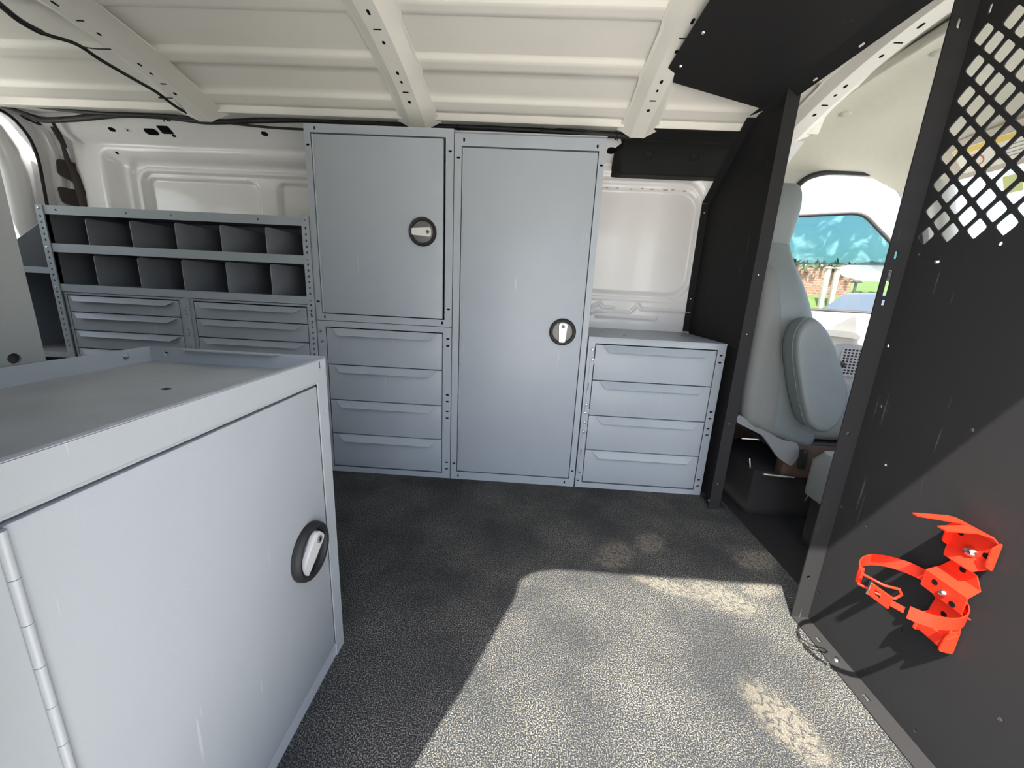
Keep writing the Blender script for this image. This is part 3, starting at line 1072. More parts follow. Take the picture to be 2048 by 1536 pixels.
for row, (za, zb) in enumerate(((0.7975, 0.887), (0.6595, 0.765))):
    for k in range(5):
        xx = (-1.553 if row == 0 else -1.548) + 0.16 * k
        pts = round_poly([(0, za), (SD - 0.02, za), (SD - 0.02, zb), (0, zb)], [0.002, 0.002, 0.01, 0.012], 4)
        MB().plate([pts], (xx, YF + 0.012, 0), (0, 1, 0), (0, 0, 1), 0.0022).build('divider', 'grey_bin', sh, smooth=0)


# ---- two narrow-drawer cabinets under the bin shelf
def mini_unit(label, x0, x1, fx0, fx1):
    c = empty('shallow_drawer_cabinet', ((x0 + x1) / 2, 1.5, 0), label, 'cabinet', 'shallow drawer cabinets under the bin shelf')
    e = [0.622, 0.562, 0.4955, 0.429, 0.3625, 0.296, 0.2295, 0.163, 0.0965, 0.03]
    shell(c, x0, x1, 0.0, 0.630, SD, y0=YF + 0.006)
    MB().plate([rect(x0, 0.0, x1, 0.632), rect(fx0 - 0.003, 0.027, fx1 + 0.003, 0.625)], (0, YF + 0.005, 0), (1, 0, 0), (0, 0, 1), 0.003).build('face_frame', 'grey', c, smooth=0)
    drawer_fronts(c, fx0, fx1, e, y0=YF + 0.006, inset_l=0.012, inset_r=0.012, ph=0.017)
    return c


ml = mini_unit('grey shallow-drawer steel cabinet below the pigeonholes, next to the rear corner', -1.682, -1.2450, -1.669, -1.2555)
mr = mini_unit('grey shallow-drawer steel cabinet below the pigeonholes, next to the cupboards', -1.2435, -0.780, -1.198, -0.788)
ps = post(-1.2430, -1.2140, 0.0, 0.628, [0.59, 0.575, 0.52, 0.50, 0.455, 0.40, 0.35, 0.30], parent=mr, yf=YF + 0.001)
for z in (0.604, 0.572, 0.512, 0.44):
    bolt(mr, (-1.226, YF + 0.001, z), '-Y', 0.7)

# ---- a further shelf in the rear corner with a slanted end
rs = empty('corner_shelf', (-1.86, 1.55, 0), 'dark grey steel shelf with a slanted end panel in the rear corner', 'shelf')
MB().plate([[(1.36, 0.0), (1.66, 0.0), (1.66, 0.92), (1.60, 0.905), (1.47, 0.79), (1.36, 0.76)]], (-2.000, 0, 0), (0, 1, 0), (0, 0, 1), 0.003).build('end_panel', 'grey_bin', rs, smooth=0)
MB().box((-1.998, 1.655, 0.0), (-1.712, 1.659, 0.90)).build('back_panel', 'grey_bin', rs, smooth=0)
for z in (0.715, 0.40, 0.10):
    MB().box((-1.998, 1.40, z - 0.003), (-1.712, 1.654, z)).build('shelf_board', 'grey_bin', rs, smooth=0)
    MB().box((-1.998, 1.398, z - 0.022), (-1.712, 1.401, z), 0.0).build('shelf_lip', 'grey', rs, smooth=0)
bolt(rs, (-1.985, 1.398, 0.68), '-Y', 0.5)

# ---- low cabinet in the foreground, its door facing the front of the van
fc = empty('low_cabinet', (-0.49, 0.385, 0), 'pale grey low steel cabinet in the foreground with tray top and hinged door', 'cabinet')
FX, FY0, FY1, FZ = -0.340, 0.145, 0.627, 0.594
BX = -0.645
mb = MB()
t = 0.003
mb.box((BX, FY0, 0), (FX - 0.004, FY0 + t, 0.555))
mb.box((BX, FY1 - t, 0), (FX - 0.004, FY1, 0.555))
mb.box((BX, FY0 + t, 0), (BX + t, FY1 - t, 0.555))
mb.box((BX + t, FY0 + t, 0), (FX - 0.004, FY1 - t, t))
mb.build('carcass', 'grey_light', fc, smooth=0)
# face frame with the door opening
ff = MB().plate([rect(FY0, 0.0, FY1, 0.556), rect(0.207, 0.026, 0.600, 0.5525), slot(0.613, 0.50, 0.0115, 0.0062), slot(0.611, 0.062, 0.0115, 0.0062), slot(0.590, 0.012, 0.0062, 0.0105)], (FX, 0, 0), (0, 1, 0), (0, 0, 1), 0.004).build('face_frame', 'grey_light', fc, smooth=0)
r = MB()
for lo, hi in (((FX - 0.02, 0.2055, 0.026), (FX - 0.001, 0.207, 0.5525)), ((FX - 0.02, 0.600, 0.026), (FX - 0.001, 0.6015, 0.5525)), ((FX - 0.02, 0.207, 0.5525), (FX - 0.001, 0.600, 0.554))):
    r.box(lo, hi)
r.build('folded_return', 'grey_light', ff, smooth=0)
MB().plate([rect(FY1 - 0.028, 0.0, FY1, 0.560), slot(0.616, 0.50, 0.0062, 0.010)], (FX + 0.0018, 0, 0), (0, 1, 0), (0, 0, 1), 0.0018).build('corner_post', 'grey_light', fc, smooth=0)
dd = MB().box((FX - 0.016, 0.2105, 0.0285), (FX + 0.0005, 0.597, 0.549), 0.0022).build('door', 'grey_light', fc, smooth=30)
h = MB()
for i in range(14):
    a = 0.03 + 0.518 * i / 14
    h.tube([(FX + 0.002, 0.2075, a), (FX + 0.002, 0.2075, a + 0.0365)], 0.0032, 10)
h.build('piano_hinge', 'grey_light', dd, smooth=50)
latch(dd, (FX + 0.0005, 0.536, 0.285), (1, 0, 0), 180 + 42, r=0.047)
# tray top: floor plus four upstanding folded rims
tray = MB().box((BX, FY0, 0.566), (FX, FY1, 0.569)).build('tray_floor', 'tray', fc, smooth=0)


def rim(loops, org, u, v):
    return MB().plate(loops, org, u, v, 0.0016).build('tray_rim', 'grey_light', fc, smooth=0)


rim([rect(FY0, 0.5575, FY1 - 0.006, FZ - 0.002), slot(0.6065, 0.583, 0.006, 0.012), slot(0.195, 0.576, 0.009, 0.013)], (FX + 0.0035, 0, 0), (0, 1, 0), (0, 0, 1))
rim([rect(FY0, 0.566, FY1, FZ), slot(0.585, 0.583, 0.011, 0.011)], (BX + 0.0016, 0, 0), (0, 1, 0), (0, 0, 1))
rim([rect(BX, 0.556, FX + 0.002, FZ), slot(-0.615, 0.583, 0.008, 0.008)], (0, FY1 - 0.0016, 0), (1, 0, 0), (0, 0, 1))
rim([rect(BX, 0.556, FX, FZ)], (0, FY0, 0), (1, 0, 0), (0, 0, 1))
# hem folded over the front and back rim
MB().box((FX - 0.005, FY0, FZ - 0.0032), (FX + 0.0035, FY1 - 0.004, FZ - 0.0012), 0.0008).build('rim_hem', 'grey_light', fc, smooth=30)
MB().plate([[(-0.575, 0.0), (-0.415, 0.0), (-0.425, -0.012), (-0.575, -0.012)]], (0, FY1 - 0.002, FZ), (1, 0, 0), (0, 1, 0), 0.0016).build('rim_tab', 'grey_light', fc, smooth=0)
MB().plate([slot(0, 0, 0.012, 0.008)], (-0.47, 0.47, 0.5694), (1, 0, 0), (0, 1, 0), 0.001).build('painted_drain_hole', 'hole', tray, smooth=0)  # black plate on the tray, painted as the hole's shade

# ---- end of the tall rack behind the low cabinet
tr = empty('tall_rack', (-0.9, 0.32, 0), 'pale grey tall rack with a plain end panel at the left edge', 'shelf')
MB().plate([rect(0.15, 0.0, 0.494, 1.12), circ(0.462, 0.600, 0.007, 12), circ(0.462, 0.72, 0.006, 12)], (-0.660, 0, 0), (0, 1, 0), (0, 0, 1), 0.003).build('end_panel', 'rack', tr, smooth=0)
MB().box((-0.666, 0.16, 0.58), (-0.665, 0.49, 0.74)).build('hole_backing', 'foam', tr, smooth=0)
MB().box((-1.60, 0.15, 0.0), (-0.667, 0.153, 1.12)).build('back_panel', 'rack', tr, smooth=0)
MB().box((-1.60, 0.15, 0.0), (-1.597, 0.49, 1.12)).build('end_panel', 'rack', tr, smooth=0)
for z in (0.10, 0.45, 0.80, 1.117):
    MB().box((-1.597, 0.154, z), (-0.667, 0.49, z + 0.003)).build('shelf_board', 'rack', tr, smooth=0)

# ================================================================== BULKHEAD PARTITION
bp_ = empty('bulkhead_partition', (0.70, 0.95, 0), 'black steel bulkhead with square-hole mesh window dividing cargo space from cab', 'partition')
PX = 0.700
# near panel with the mesh window
loops = [rect(0.10, 0.001, 0.787, 1.262)]
NY = 27
for i in range(NY):
    for j in range(16):
        if (i + j) % 2:
            continue
        cy, cz = 0.764 - 0.02 * i, 0.849 + 0.0217 * j
        if cy < 0.24 or cz > 1.16:
            continue
        loops.append(round_poly([(cy - 0.0158, cz), (cy, cz - 0.0172), (cy + 0.0158, cz), (cy, cz + 0.0172)], 0.0045, 2))
for (yy, zz) in ((0.713, 0.428), (0.779, 0.298), (0.714, 0.296), (0.777, 0.081), (0.713, 0.077), (0.599, 0.162), (0.633, 0.030), (0.53, 0.023), (0.777, 0.649), (0.756, 0.533), (0.767, 0.818), (0.598, 0.542), (0.45, 0.162), (0.45, 0.42), (0.644, 0.822)):
    loops.append(circ(yy, zz, 0.0032, 10))
loops.append(slot(0.765, 1.188, 0.005, 0.014))
near_panel = MB().plate([[(-a, b) for a, b in lp] for lp in loops], (PX, 0, 0), (0, -1, 0), (0, 0, 1), 0.0025).build('mesh_panel', 'black', bp_, smooth=0)


def yflange(y0, pts_holes, x0, x1, z0, z1, face=-1, parent=bp_, name='edge_flange', th=0.0025):
    """flange in an x-z plane standing off the partition towards the cargo space"""
    return MB().plate([rect(x0, z0, x1, z1)] + pts_holes, (0, y0, 0), (1, 0, 0), (0, 0, 1), th).build(name, 'black', parent, smooth=0, bevel=0)


fh = [circ(0.677, 0.112, 0.0045), circ(0.678, 0.463, 0.004), slot(0.677, 0.817, 0.006, 0.015), rrect(0.672, 0.742, 0.680, 0.790, 0.002, 2), slot(0.677, 1.18, 0.006, 0.015), rrect(0.674, 0.725, 0.681, 0.735, 0.001, 2)]
yflange(0.7855, fh, 0.662, PX, 0.0015, 1.262, parent=near_panel)
# floor flange of the near panel
MB().plate([[(0.664, 0.10), (PX, 0.10), (PX, 0.7865), (0.664, 0.7865)], slot(0.681, 0.725, 0.007, 0.016), slot(0.681, 0.60, 0.007, 0.016)], (0, 0, 0.0028), (1, 0, 0), (0, 1, 0), 0.0026).build('floor_flange', 'black', near_panel, smooth=0)
bolt(near_panel, (0.682, 0.675, 0.003), '+Z', 1.25)
bolt(near_panel, (0.700, 0.729, 0.802), '-X', 0.8)
bolt(near_panel, (0.700, 0.713, 0.428), '-X', 0.4)

# far wing between cab opening and side wall
wl_ = [(1.252, 0.0), (1.738, 0.0), (1.738, 1.10), (1.47, 1.315), (1.252, 1.315)]
wing = MB().plate([[(-a, b) for a, b in wl_], circ(-1.54, 0.735, 0.003), circ(-1.34, 0.86, 0.003), circ(-1.33, 0.33, 0.003)], (PX + 0.01, 0, 0), (0, -1, 0), (0, 0, 1), 0.0025).build('wing_panel', 'black', bp_, smooth=0)
wf = MB()
for a, b in ((wl_[0], wl_[4]), (wl_[1], wl_[2]), (wl_[2], wl_[3])):
    p0, p1 = Vector((PX + 0.01, a[0], a[1] + 0.002)), Vector((PX + 0.01, b[0], b[1]))
    wdt = 0.036 if a == wl_[0] else 0.028
    nrm = (p1 - p0).cross(Vector((1, 0, 0))).normalized() * 0.00125
    if a == wl_[1]:
        p0.z = 0.58
    ring0 = [p0 + nrm, p0 - nrm, p0 - nrm + Vector((-wdt, 0, 0)), p0 + nrm + Vector((-wdt, 0, 0))]
    ring1 = [q + (p1 - p0) for q in ring0]
    wf.loft([ring0, ring1])
wf.build('edge_flange', 'black', wing, smooth=0)
for (yy, zz) in ((1.7365, 1.065), (1.7365, 0.72)):
    bolt(wing, (0.696, yy, zz), '-Y', 0.8)
for zz in (0.10, 0.32, 0.62, 0.80):
    bolt(wing, (0.690, 1.250, zz), '-Y', 0.45)
# foot plate of the wing
MB().box((0.690, 1.262, 0.0005), (0.742, 1.335, 0.006), 0.002).build('foot_plate', 'black', wing, smooth=30)
bolt(wing, (0.702, 1.300, 0.006), '+Z', 1.3)

# header: sheet sloping from the roof bow down to the partition plane, with a drop flange
def quad_sheet(name, pts, th, parent):
    pts = [Vector(p) for p in pts]
    nrm = (pts[1] - pts[0]).cross(pts[3] - pts[0]).normalized() * th
    return MB().loft([pts, [q + nrm for q in pts]]).build(name, 'black', parent, smooth=0)


HB = 0.345
head = quad_sheet('header_panel', [(HB, 0.24, 1.338), (HB, 1.315, 1.338), (0.672, 1.375, 1.297), (0.672, 0.24, 1.297)], 0.0025, bp_)
quad_sheet('drop_flange', [(0.671, 0.24, 1.297), (0.671, 1.44, 1.300), (0.706, 1.255, 1.277), (0.706, 0.24, 1.262)], 0.0025, head)
for yy in (1.24, 1.10, 0.95):
    bolt(head, (HB + 0.028, yy, 1.334), '-Z', 0.9)
bolt(head, (0.69, 1.275, 1.281), '-Z', 0.6)
for yy in (1.16, 1.02):
    MB().plate([slot(0, 0, 0.004, 0.014)], (0.688, yy, 1.2725), (-1, 0, 0.5), (0, 1, 0), 0.001).build('painted_slot', 'label_white', head, smooth=0)  # pale plate painted as a slot

# ================================================================== EXTINGUISHER BRACKET
eb = empty('extinguisher_bracket', (0.70, 0.543, 0.19), 'empty red steel fire extinguisher bracket with open strap on the black partition', 'bracket')
X0 = PX - 0.0015


def zprof(pts, y0, y1, name, th=0.0018):
    """sheet bent about horizontal folds: pts of (standoff, z)"""
    return MB().sweep([(X0 - a, (y0 + y1) / 2, b) for a, b in pts], (0, y1 - y0, 0), th)


# back plate in three widths with saddle bends
bpz = MB()
secs = [(0.004, 0.192, 0.018), (0.018, 0.204, 0.020), (0.018, 0.222, 0.024), (0.004, 0.232, 0.024), (0.004, 0.262, 0.020), (0.004, 0.268, 0.030), (0.022, 0.278, 0.031), (0.022, 0.306, 0.031), (0.004, 0.318, 0.028), (0.004, 0.336, 0.018), (0.016, 0.344, 0.020), (0.010, 0.352, 0.026), (0.003, 0.360, 0.030), (0.003, 0.395, 0.030), (0.012, 0.406, 0.026), (0.030, 0.410, 0.024)]
rg = []
for i, (a, z, hw) in enumerate(secs):
    p = Vector((X0 - a, 0.543, z))
    q = Vector((X0 - secs[max(i - 1, 0)][0], 0, secs[max(i - 1, 0)][1]))
    r_ = Vector((X0 - secs[min(i + 1, len(secs) - 1)][0], 0, secs[min(i + 1, len(secs) - 1)][1]))
    nn = (r_ - q).cross(Vector((0, 1, 0))).normalized() * 0.001
    w = Vector((0, hw, 0))
    rg.append([p - w - nn, p + w - nn, p + w + nn, p - w + nn])
bpz.loft(rg)
back = bpz.build('back_plate', 'red', eb, smooth=25)
# raised cheeks along the plate edges
for s in (-1, 1):
    ck = MB()
    ck.plate([round_poly([(0.004, 0.355), (0.016, 0.362), (0.016, 0.392), (0.004, 0.402)], 0.004, 3)], (X0, 0.543 + s * 0.030, 0), (-1, 0, 0), (0, 0, 1), 0.0018)
    ck.build('cheek', 'red', back, smooth=0)
    ck = MB()
    ck.plate([round_poly([(0.001, 0.196), (0.024, 0.200), (0.020, 0.232), (0.002, 0.240)], 0.004, 3)], (X0, 0.543 + s * 0.021, 0), (-1, 0, 0), (0, 0, 1), 0.0018)
    ck.build('cheek', 'red', back, smooth=0)
# forked hook at the top
for (ya, yb, xt, zt, w0, w1) in ((0.556, 0.545, 0.100, 0.420, 0.020, 0.007), (0.530, 0.525, 0.078, 0.411, 0.020, 0.012)):
    hk = MB()
    rings = []
    for k in range(6):
        t_ = k / 5
        p = Vector((X0 - 0.028 - (xt - 0.028) * t_, ya + (yb - ya) * t_, 0.410 + (zt - 0.410) * t_))
        hw = (w0 + (w1 - w0) * t_) / 2
        rings.append([p + Vector((0, -hw, -0.001)), p + Vector((0, hw, -0.001)), p + Vector((0, hw, 0.001)), p + Vector((0, -hw, 0.001))])
    hk.loft(rings)
    hk.build('hook_prong', 'red', back, smooth=25)
for (zz, a, s) in ((0.366, 0.0045, 1.5), (0.290, 0.0235, 1.0)):
    bolt(eb, (X0 - a, 0.541, zz), '-X', s)
for (yy, zz, a) in ((0.562, 0.385, 0.0045), (0.524, 0.372, 0.0045), (0.543, 0.333, 0.0055), (0.556, 0.297, 0.0235), (0.526, 0.283, 0.0235), (0.545, 0.247, 0.0055)):
    MB().plate([circ(0, 0, 0.0045, 12)], (X0 - a, yy, zz), (0, -1, 0), (0, 0, 1), 0.0008).build('painted_bolt_hole', 'hole', back, smooth=0)  # black disc laid on, painting the dark of a hole
# the open strap: a hoop in a nearly level plane
hc = Vector((0.640, 0.556, 0.281))
RX, RY = 0.064, 0.062


def hoop(a):
    return Vector((hc.x + RX * math.cos(a), hc.y + RY * math.sin(a), hc.z + 0.006 * math.sin(a)))


MB().sweep([hoop(R(a)) for a in range(-12, 158, 8)], (0, 0, 0.021), 0.0014).build('strap', 'red', eb, smooth=50)
MB().sweep([hoop(R(a)) for a in range(-12, -136, -8)], (0, 0, 0.021), 0.0014).build('strap', 'red', eb, smooth=50)
# buckle end and wire latch loop
e0 = hoop(R(-136))
e1 = hoop(R(-150))
MB().sweep([e0, e1], (0, 0, 0.009), 0.0025).build('buckle_link', 'red', eb, smooth=25)
e2 = hoop(R(-176)) + Vector((-0.001, 0, 0))
tdir = (e2 - e1)
bk = MB().plate([rect(0, -0.0105, tdir.length, 0.0105), rect(tdir.length * 0.45, -0.005, tdir.length * 0.75, 0.005)], e1, tdir.normalized(), (0, 0, 1), 0.003).build('buckle', 'red', eb, smooth=0)
MB().box((e2.x - 0.003, e2.y - 0.002, e2.z - 0.012), (e2.x + 0.002, e2.y + 0.002, e2.z + 0.012), 0.001).build('buckle_bar', 'chrome', bk, smooth=30)
w0 = hoop(R(158))
wp = [w0 + Vector(q) for q in ((0.002, 0.000, 0.010), (-0.008, -0.010, 0.010), (0.012, -0.030, 0.006), (0.030, -0.036, 0.006), (0.034, -0.038, -0.002), (0.028, -0.036, -0.012), (0.008, -0.028, -0.012), (-0.008, -0.010, -0.010), (0.002, 0.0, -0.010))]
MB().tube(wp, 0.0021, 8, True).build('wire_loop', 'red', eb, smooth=60)
MB().tube([w0 + Vector((0.0, 0.0, -0.013)), w0 + Vector((0, 0, 0.013))], 0.004, 10).build('strap_end', 'red', eb, smooth=60)

# ================================================================== WIRING AND TRIM ON THE WALL
def spline(pts, n=6):
    pts = [Vector(p) for p in pts]
    out = []
    for i in range(len(pts) - 1):
        p0, p1, p2, p3 = pts[max(i - 1, 0)], pts[i], pts[i + 1], pts[min(i + 2, len(pts) - 1)]
        for k in range(n):
            t_ = k / n
            out.append(0.5 * ((2 * p1) + (p2 - p0) * t_ + (2 * p0 - 5 * p1 + 4 * p2 - p3) * t_ * t_ + (3 * p1 - p0 - 3 * p2 + p3) * t_ ** 3))
    out.append(pts[-1])
    return out


wh = empty('wiring_harness', (-0.6, 1.6, 1.29), 'black taped wiring harness strung along the top of the far wall', 'cable')
main = [(-2.01, 1.62, 1.290), (-1.93, 1.615, 1.272), (-1.805, 1.60, 1.272), (-1.682, 1.60, 1.286), (-1.561, 1.60, 1.294), (-1.423, 1.60, 1.293), (-1.249, 1.595, 1.280), (-1.054, 1.595, 1.290), (-0.899, 1.59, 1.296), (-0.709, 1.59, 1.296), (-0.519, 1.59, 1.293),
        (-0.332, 1.59, 1.292), (-0.146, 1.59, 1.292), (0.039, 1.595, 1.290), (0.295, 1.60, 1.287), (0.34, 1.60, 1.285)]
pm = spline(main)
MB().tube(pm, [0.0105 + 0.0025 * noise.noise(p * 9) for p in pm], 8).build('main_loom', 'tape', wh, smooth=60)
b2 = spline([(-1.98, 1.56, 1.305), (-1.80, 1.565, 1.291), (-1.6, 1.57, 1.284), (-1.42, 1.585, 1.290), (-1.28, 1.59, 1.287)])
MB().tube(b2, 0.006, 8).build('branch_cable', 'tape', wh, smooth=60)
b3 = spline([(-1.20, 1.595, 1.280), (-1.02, 1.60, 1.270), (-0.85, 1.60, 1.268), (-0.72, 1.60, 1.268)])
MB().tube(b3, 0.0045, 8).build('branch_cable', 'tape', wh, smooth=60)
b4 = spline([(-0.30, 1.585, 1.292), (-0.10, 1.58, 1.303), (0.02, 1.58, 1.303), (0.18, 1.59, 1.292), (0.30, 1.60, 1.288)])
MB().tube(b4, 0.0045, 8).build('branch_cable', 'tape', wh, smooth=60)
b5 = spline([(-2.07, 1.30, 1.325), (-2.06, 1.45, 1.315), (-2.03, 1.57, 1.300), (-1.95, 1.615, 1.276)])
MB().tube(b5, 0.007, 8).build('branch_cable', 'tape', wh, smooth=60)
b6 = spline([(-1.90, 1.615, 1.272), (-1.935, 1.655, 1.262), (-1.955, 1.685, 1.24), (-1.96, 1.70, 1.20)])
MB().tube(b6, 0.006, 8).build('branch_cable', 'tape', wh, smooth=60)
for (xx, zz, yy) in ((-1.415, 1.293, 1.60), (0.01, 1.290, 1.594), (0.28, 1.287, 1.60), (-0.60, 1.294, 1.59), (-0.30, 1.292, 1.59)):
    tz = MB().tube([(xx, yy + 0.014 * math.cos(R(a)), zz + 0.014 * math.sin(R(a))) for a in range(0, 360, 30)], 0.0022, 6, True)
    tz.tube([(xx, yy - 0.014, zz), (xx + 0.004, yy - 0.022, zz - 0.025)], 0.0015, 5)
    tz.build('cable_tie', 'rubber', wh, smooth=60)
rc = empty('roof_cable', (-1.32, 1.3, 1.33), 'thin black cable clipped along the rearmost roof bow', 'cable')
cp = spline([(-1.30, 0.95, 1.352), (-1.345, 1.05, 1.351), (-1.371, 1.106, 1.349), (-1.388, 1.157, 1.345), (-1.378, 1.202, 1.341), (-1.332, 1.235, 1.337), (-1.327, 1.294, 1.328), (-1.311, 1.35, 1.317), (-1.283, 1.418, 1.301), (-1.279, 1.466, 1.289), (-1.281, 1.51, 1.284), (-1.285, 1.57, 1.288)])
MB().tube(cp, [0.0075 if p.y < 1.2 else 0.0048 for p in cp], 8).build('cable', 'tape', rc, smooth=60)
for yy in (1.25, 1.44):
    MB().tube(spline([(-1.325 + (1.25 - yy) * -0.22, yy, crown(yy) - 0.034), (-1.285, yy - 0.008, crown(yy) - 0.041), (-1.245, yy, crown(yy) - 0.037)]), 0.0016, 6).build('cable_clip', 'rubber', rc, smooth=60)

# black moulded pillar cover at the top of the wall beside the partition
tc_ = empty('pillar_cover', (0.55, 1.68, 1.18), 'black moulded plastic trim cover on the wall above the white panel', 'trim cover')
profc = [(1.522, 1.2835), (1.565, 1.286), (1.605, 1.280), (1.640, 1.272), (1.662, 1.252), (1.682, 1.222), (1.694, 1.187)]
xsn = frange(0.30, 0.86, 0.02)
rings = []
for i, xx in enumerate(xsn):
    rg = []
    for k, (a, b) in enumerate(profc):
        dent = 0.0
        xs_ = xx
        if xx < 0.33:
            s = (0.33 - xx) / 0.03
            if k in (2, 3):
                xs_ = xx + 0.018 * s
            if k == len(profc) - 1:
                xs_ = xx + 0.02 * s
                b += 0.012 * s
            a += 0.02 * s
        rg.append(Vector((xs_, a, b)))
    rg += [Vector((xx, 1.76, 1.187)), Vector((xx, 1.70, 1.34)), Vector((xx, 1.56, 1.335))]
    rings.append(rg)
MB().loft(rings).build('cover_shell', 'trim', tc_, smooth=40, bevel=0.004)
for xx in (0.425, 0.60):
    MB().lathe([(0.020, 0.0), (0.019, 0.004), (0.015, 0.005), (0.013, 0.002), (0.0001, 0.002)], (xx, 1.664, 1.250), (0, -0.82, -0.5), 20).build('screw_cap', 'trim', tc_, smooth=40)
MB().tube(spline([(0.365, 1.600, 1.281), (0.385, 1.608, 1.279), (0.42, 1.612, 1.278), (0.80, 1.612, 1.278)]), 0.004, 6).build('moulded_ridge', 'trim', tc_, smooth=60)

# ================================================================== DRIVER SEAT
seat = empty('driver_seat', (0.9, 1.5, -0.06), 'grey driver seat with headrest and folded-up side armrest', 'seat')


def rsec(xf, xr, y0, y1, z, r, tilt=0.0, n=5):
    """rounded rectangle section in plan; tilt lifts the front edge"""
    pts = rrect(min(xf, xr), y0, max(xf, xr), y1, min(r, (y1 - y0) * 0.49, abs(xf - xr) * 0.49), n)
    return [Vector((p[0], p[1], z + tilt * (p[0] - xr))) for p in pts]


SY0, SY1 = 1.275, 1.73
sec = [(0.29, 1.015, 0.775, 0.02, 0.045, -0.35), (0.33, 1.03, 0.755, 0.005, 0.05, -0.30), (0.42, 1.03, 0.742, 0.0, 0.055, -0.15), (0.54, 0.985, 0.740, 0.0, 0.055, 0.0), (0.66, 0.938, 0.738, 0.004, 0.055, 0.0), (0.755, 0.902, 0.736, 0.015, 0.055, 0.0), (0.815, 0.878, 0.736, 0.045, 0.05, 0.0), (0.86, 0.866, 0.738, 0.075, 0.04, 0.0), (0.905, 0.856, 0.745, 0.095, 0.035, 0.0), (0.93, 0.85, 0.75, 0.10, 0.035, 0.0)]
back_ = MB().loft([rsec(f, r_, SY0 + i_, SY1 - i_, z, rad, tl) for z, f, r_, i_, rad, tl in sec]).build('backrest', 'vinyl', seat, smooth=50)
sd = back_.modifiers.new('sub', 'SUBSURF')
sd.levels = sd.render_levels = 2
# cloth back shell behind a piped seam
cl = MB().loft([rsec(f - (f - r_) * 0.55, r_ - 0.003, SY0 + i_ - 0.003, SY1 - i_ + 0.003, z + 0.002, rad * 0.6, tl) for z, f, r_, i_, rad, tl in sec[:-2]]).build('back_cloth', 'fabric', back_, smooth=50)
sd = cl.modifiers.new('sub', 'SUBSURF')
sd.levels = sd.render_levels = 1
# headrest joined by a narrow neck
hs = [(0.868, 0.850, 0.745, 0.10, 0.03), (0.905, 0.846, 0.744, 0.098, 0.03), (0.955, 0.850, 0.742, 0.095, 0.03), (1.01, 0.860, 0.740, 0.088, 0.04), (1.065, 0.858, 0.742, 0.092, 0.04), (1.092, 0.846, 0.75, 0.105, 0.03), (1.104, 0.828, 0.77, 0.13, 0.012)]
hr = MB().loft([rsec(f + 0.006, r_ + 0.008, SY0 + i_, SY1 - i_, z, rad) for z, f, r_, i_, rad in hs]).build('headrest', 'vinyl', seat, smooth=50)
sd = hr.modifiers.new('sub', 'SUBSURF')
sd.levels = sd.render_levels = 2
# armrest folded up along the inboard side
arm = [(0.836, 0.690), (0.880, 0.668), (0.925, 0.610), (0.995, 0.480), (1.012, 0.420), (0.998, 0.345), (0.955, 0.318), (0.905, 0.345), (0.862, 0.440), (0.815, 0.575), (0.808, 0.640)]
oc = Vector((0.905, 0.505))
prof_a = round_poly(arm, 0.03, 3)
rings = []
for (yy, s) in ((1.274, 0.80), (1.270, 0.93), (1.258, 0.99), (1.245, 1.0), (1.215, 1.0), (1.202, 0.985), (1.194, 0.94), (1.191, 0.86), (1.190, 0.6)):
    rings.append([Vector((oc.x + (p[0] - oc.x) * s, yy, oc.y + (p[1] - oc.y) * s)) for p in prof_a])
ar = MB().loft(rings).build('armrest', 'vinyl', seat, smooth=60)
MB().tube([Vector((oc.x + (p[0] - oc.x) * 1.0, 1.214, oc.y + (p[1] - oc.y) * 1.0)) for p in prof_a], 0.0022, 6, True).build('seam', 'vinyl', ar, smooth=60)
# cushion, side valance, pedestal and runners
cu = MB().loft([rsec(1.42, 0.90, SY0 + 0.03, SY1 - 0.03, 0.25, 0.05), rsec(1.46, 0.88, SY0, SY1, 0.29, 0.06), rsec(1.47, 0.88, SY0, SY1, 0.35, 0.06, 0.03), rsec(1.44, 0.90, SY0 + 0.03, SY1 - 0.03, 0.40, 0.05, 0.03)]).build('seat_cushion', 'fabric', seat, smooth=50)
sd = cu.modifiers.new('sub', 'SUBSURF')
sd.levels = sd.render_levels = 1
va = MB().plate([round_poly([(0.735, 0.345), (0.90, 0.262), (0.955, 0.255), (0.972, 0.205), (0.952, 0.165), (0.90, 0.195), (0.83, 0.275), (0.735, 0.315)], 0.012, 3)], (0, 1.290, 0), (1, 0, 0), (0, 0, 1), 0.012)
va.build('side_valance', 'seat_plastic', seat, smooth=0, bevel=0.003)
MB().box((0.965, 1.268, 0.165), (0.985, 1.288, 0.235), 0.006).build('recline_lever', 'rubber', seat, smooth=30)
MB().box((0.86, 1.34, -0.06), (1.30, 1.68, 0.12), 0.01).build('pedestal', 'carpet', seat, smooth=30)
MB().box((0.93, 1.30, 0.12), (1.38, 1.34, 0.245), 0.005).build('runner', 'rust', seat, smooth=30)
MB().box((0.93, 1.68, 0.12), (1.38, 1.71, 0.245), 0.005).build('runner', 'rust', seat, smooth=30)
MB().box((0.86, 1.305, 0.235), (1.36, 1.70, 0.255), 0.005).build('seat_pan', 'dark_metal', seat, smooth=30)
for (p0, p1) in (((0.87, 1.30, 0.125), (0.965, 1.285, 0.125)), ((0.86, 1.38, 0.15), (0.88, 1.36, 0.02))):
    MB().tube([p0, p1], 0.006, 8).build('adjuster_rod', 'chrome', seat, smooth=60)

